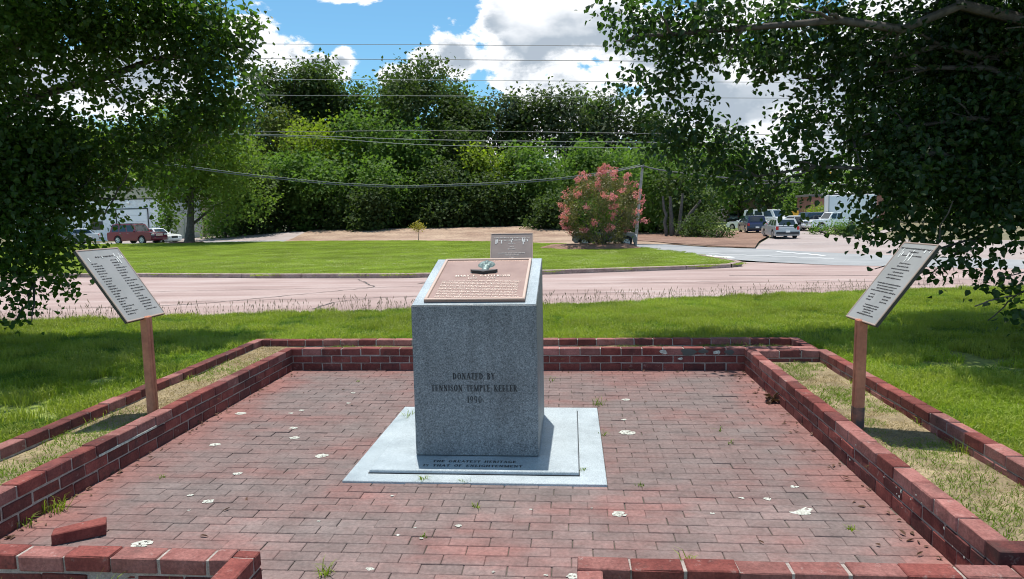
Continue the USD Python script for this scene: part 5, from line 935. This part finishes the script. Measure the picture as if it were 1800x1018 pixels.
bx = vloc(1492, 78); tr = thing('box_trailer', 'tall white box trailer standing behind the white pickup', 'trailer', bx, -.15)
obj('box', bevel((0, 0, 2.2), (4.6, 2.3, 2.7), .04), 'box_white', tr)
for s in (-1, 1):
    for e in (-2.28, 2.28): obj('corner_post', bevel((e, s*1.15, 2.2), (.1, .1, 2.74), .015), 'paint_silver', tr)
    for k in (-.5, .5): w_ = obj('wheel', cyl((k, s*1.0, .4), .4, .24, 'y'), 'tyre', tr, smooth=35); obj('rim', cyl((k, s*1.125, .4), .24, .012, 'y'), 'rim', w_)
obj('chassis', bevel((0, 0, .76), (4.6, 1.5, .16), .02), 'plastic_dark', tr); obj('drawbar', bevel((-2.9, 0, .6), (1.4, .12, .12), .02), 'plastic_dark', tr)

# ------------------------------------------------------------------ buildings
def bpos(px, Y): return at(px, 400, Y)[0]
gy0 = 78.; gl, gr_ = bpos(20, gy0), bpos(285, gy0); gz0 = float(g(gr_, gy0)); gtop = at(285, 350, gy0)[2]
gar = thing('white_garage', 'white painted block garage with a roll up door behind the dark red sport utility', 'building', ((gl+gr_)/2, gy0, gz0)); gw = gr_-gl; gh = gtop-gz0
obj('wall', box(-gw/2, gw/2, 0, 9, -.3, gh, .01), 'white_block', gar); obj('parapet_cap', box(-gw/2-.05, gw/2+.05, -.06, 9.06, gh+.002, gh+.14, .01), 'trim_dark', gar)
dx0, dx1 = bpos(207, gy0)-(gl+gr_)/2, bpos(261, gy0)-(gl+gr_)/2; dtop = at(234, 368, gy0)[2]-gz0
dr_ = obj('garage_door', box(dx0, dx1, -.03, .05, -.05, dtop, .01), 'white_block', gar)
nP = 5
for k in range(nP): obj('door_panel', box(dx0+.08, dx1-.08, -.055, -.032, .03+k*dtop/nP, (k+1)*dtop/nP-.03, .008), 'garage_white', dr_)
obj('door_frame', box(dx0-.12, dx1+.12, -.07, -.002, dtop+.003, dtop+.12, .01), 'trim_dark', gar)
for xx_ in (dx0-.07, dx1+.07): obj('door_frame', box(xx_-.05, xx_+.05, -.07, -.002, -.05, dtop, .01), 'trim_dark', gar)
obj('wall_lamp', bevel(((dx0+dx1)/2-.3, -.1, dtop+.75), (.35, .2, .25), .05), 'garage_white', gar); obj('window', box(dx0-3.2, dx0-1.8, -.04, .02, 1.2, 2.2, .01), 'car_glass', gar)
by_ = 88.5; bl_, br_ = bpos(150, by_), bpos(358, by_); bz0 = float(g(br_, by_)); btop = at(250, 330, by_)[2]
bei = thing('beige_building', 'plain beige building rising behind the white garage', 'building', ((bl_+br_)/2, by_, bz0)); bw = br_-bl_; bh = btop-bz0
obj('wall', box(-bw/2, bw/2, 0, 10, -.5, bh, .01), 'beige_block', bei); obj('roof_edge', box(-bw/2-.1, bw/2+.1, -.1, 10.1, bh+.002, bh+.2, .02), 'trim_dark', bei)
obj('door', box(bw/2-2.2, bw/2-1.2, -.04, .02, 0, 2.1, .01), 'trim_dark', bei)
def house(label, px, Y, w, d, h, roof, wallm, rz=0., gable=True):
    x = bpos(px, Y); z = float(g(x, Y)); t = thing('far_house', label, 'house', (x, Y, z), rz)
    wl = obj('wall', box(-w/2, w/2, 0, d, -.3, h, .01), wallm, t)
    if gable:
        obj('gable', hull([(-w/2, .02, h), (w/2, .02, h), (0, .02, h+roof-.1), (-w/2, d-.02, h), (w/2, d-.02, h), (0, d-.02, h+roof-.1)]), wallm, t)
        for s in (-1, 1): obj('roof_slope', hull([(s*(w/2+.5), -.4, h-.25), (0, -.4, h+roof+.1), (s*(w/2+.5), d+.4, h-.25), (0, d+.4, h+roof+.1), (s*(w/2+.5), -.4, h-.1), (0, -.4, h+roof+.28), (s*(w/2+.5), d+.4, h-.1), (0, d+.4, h+roof+.28)]), 'roof_grey', t)
    else: obj('roof_edge', box(-w/2-.2, w/2+.2, -.2, d+.2, h+.003, h+.3, .02), 'roof_grey', t)
    for k in range(3):
        xx_ = -w/2+(k+.5)*w/3; wn = obj('window', box(xx_-.6, xx_+.6, -.05, .05, 1., 2.2, .02), 'garage_white', t); obj('pane', box(xx_-.5, xx_+.5, -.07, -.052, 1.1, 2.1, .005), 'car_glass', wn)
    return t
house('tan gabled building above the white van', 1366, 118, 9., 9, 3.4, 2.6, 'tan_wall', .1)
house('lower tan building with a grey roof left of the tan gabled one', 1338, 126, 10., 8, 3., 2.0, 'tan_wall', .0)
house('red brick building behind the yellow bush and white pickup', 1490, 92, 9., 8, 3.6, 0, 'red_brick_far', -.1, False)
house('pale house glimpsed at the far end of the side street', 1272, 140, 8., 8, 3.0, 2.0, 'beige_block', .1)
# signs on the right
def board(name, label, px, py0, py1, Y, w, m, cat='sign', m2=None):
    x = bpos(px, Y); z0 = float(g(x, Y)); za, zb_ = at(px, py1, Y)[2], at(px, py0, Y)[2]; t = thing(name, label, cat, (x, Y, z0), -.15)
    pn = obj('panel', box(-w/2, w/2, -.04, .04, za-z0, zb_-z0, .01), m, t)
    for s in (-.35, .35): obj('post', cyl((s*w, .08, (zb_-z0)/2), .05, zb_-z0, 'z', 10), 'pole_wood', t)
    if m2: obj('lettering', box(-w*.05, w*.42, -.052, -.042, za-z0+.12*(zb_-za), za-z0+.8*(zb_-za), .003), m2, pn)
board('blue_banner', 'bright blue banner standing above the white van', 1337, 369, 378, 90, 1.9, 'banner_blue', 'banner', 'banner_cyan')
board('yellow_sign', 'yellow sign on posts between the silver hatchback and the black wagon', 1397, 371, 384, 80, .75, 'sign_yellow')
# traffic signal on its span wire
sx, sz = at(1462, 318, 72)[0], at(1462, 318, 72)[2]
ts = thing('traffic_signal', 'hanging traffic signal with a lit green lamp, seen through the right overhang', 'traffic light', (sx, 72, sz), 0)
obj('housing', bevel((0, 0, .36), (.34, .26, 1.06), .03), 'sign_yellow', ts); obj('hanger', cyl((0, 0, 1.05), .025, .36, 'z', 8), 'plastic_dark', ts)
for k, m in enumerate(('signal_green', 'plastic_dark', 'plastic_dark')):
    obj('lamp', cyl((0, -.135, .36*k), .13, .03, 'y', 18), m, ts); v, f = cyl((0, -.2, .36*k+.1), .15, .16, 'y', 12); obj('hood', bevel((0, -.2, .36*k+.15), (.3, .16, .02), .005), 'plastic_dark', ts)

# ------------------------------------------------------------------ pole and wires
pb = np.array([at(1116, 433, 47)[0], 47, 0]); pb[2] = float(g(pb[0], 47)); ptop = at(1130, 288, 47)
pole = thing('utility_pole', 'slim leaning wooden pole beside the pink blossom shrub', 'pole', tuple(pb))
obj('shaft', tube([(0, 0, -.3), tuple((ptop-pb)*.5), tuple(ptop-pb)], [.11, .10, .085], 10), 'pole_wood', pole, smooth=True); obj('cable_clamp', bevel(tuple(ptop-pb+[0, -.1, -.25]), (.1, .12, .16), .02), 'plastic_dark', pole)
def wire(label, pts, r, m, Ys):
    P_ = np.array([at(px, py, Y) for (px, py), Y in zip(pts, Ys)]); tt = np.linspace(0, len(P_)-1, 40)
    from scipy.interpolate import PchipInterpolator
    Q = np.column_stack([PchipInterpolator(np.arange(len(P_)), P_[:, k])(tt) for k in range(3)])
    obj('power_line', tube(Q, r, 5), m, smooth=True, label=label, cat='cable', group=None)
def seg(y0, y1, xa=-500, xb=2300): return [(xa, y0), (440, y0+(y1-y0)*.45), (760, y0+(y1-y0)*.55), (1080, y0+(y1-y0)*.7), (xb, y1)]
Ysp = (54, 52, 51, 50, 46)
wire('topmost thin wire crossing the blue sky', seg(70, 86), .022, 'wire_dark', Ysp); wire('second thin wire crossing the clouds', seg(96, 112), .025, 'wire_dark', Ysp)
wire('pale wire crossing just below the tops of the tall trees', seg(132, 148), .02, 'wire_pale', Ysp); wire('pale wire crossing the crowns, lowest of the four sky wires', seg(160, 176), .02, 'wire_pale', Ysp)
wire('faint dark wire in front of the wood, above the double pale pair', [(-500, 236), (440, 232), (760, 230), (1080, 234), (2300, 246)], .022, 'wire_dark', Ysp)
wire('upper wire of the pale pair in front of the wood', [(-500, 225), (480, 237), (760, 246), (1120, 250), (2300, 255)], .022, 'wire_pale', Ysp); wire('lower wire of the pale pair in front of the wood', [(-500, 230), (480, 239), (760, 255), (1120, 260), (2300, 266)], .022, 'wire_pale', Ysp)
wire('thick black cable sagging across the wood to the wooden pole', [(-300, 215), (240, 283), (455, 311), (620, 326), (730, 329), (850, 325), (990, 315), (1128, 292)], .038, 'wire_dark', (50, 49, 48.5, 48, 47.6, 47.3, 47, 46.9))
wire('thin pale strand sagging just above the black cable', [(-300, 212), (240, 280), (455, 308), (620, 323), (730, 326), (850, 322), (990, 312), (1128, 289)], .018, 'wire_pale', (50, 49, 48.5, 48, 47.6, 47.3, 47, 46.8))
wire('black cable running on to the right from the wooden pole', [(1132, 292), (1250, 310), (1500, 325), (2300, 335)], .045, 'wire_dark', (46.9, 48, 50, 58))
wire('span wire carrying the traffic signal', [(1150, 330), (1370, 321), (1460, 309), (1600, 308), (2200, 300)], .03, 'wire_dark', (72, 72, 72, 72, 72))
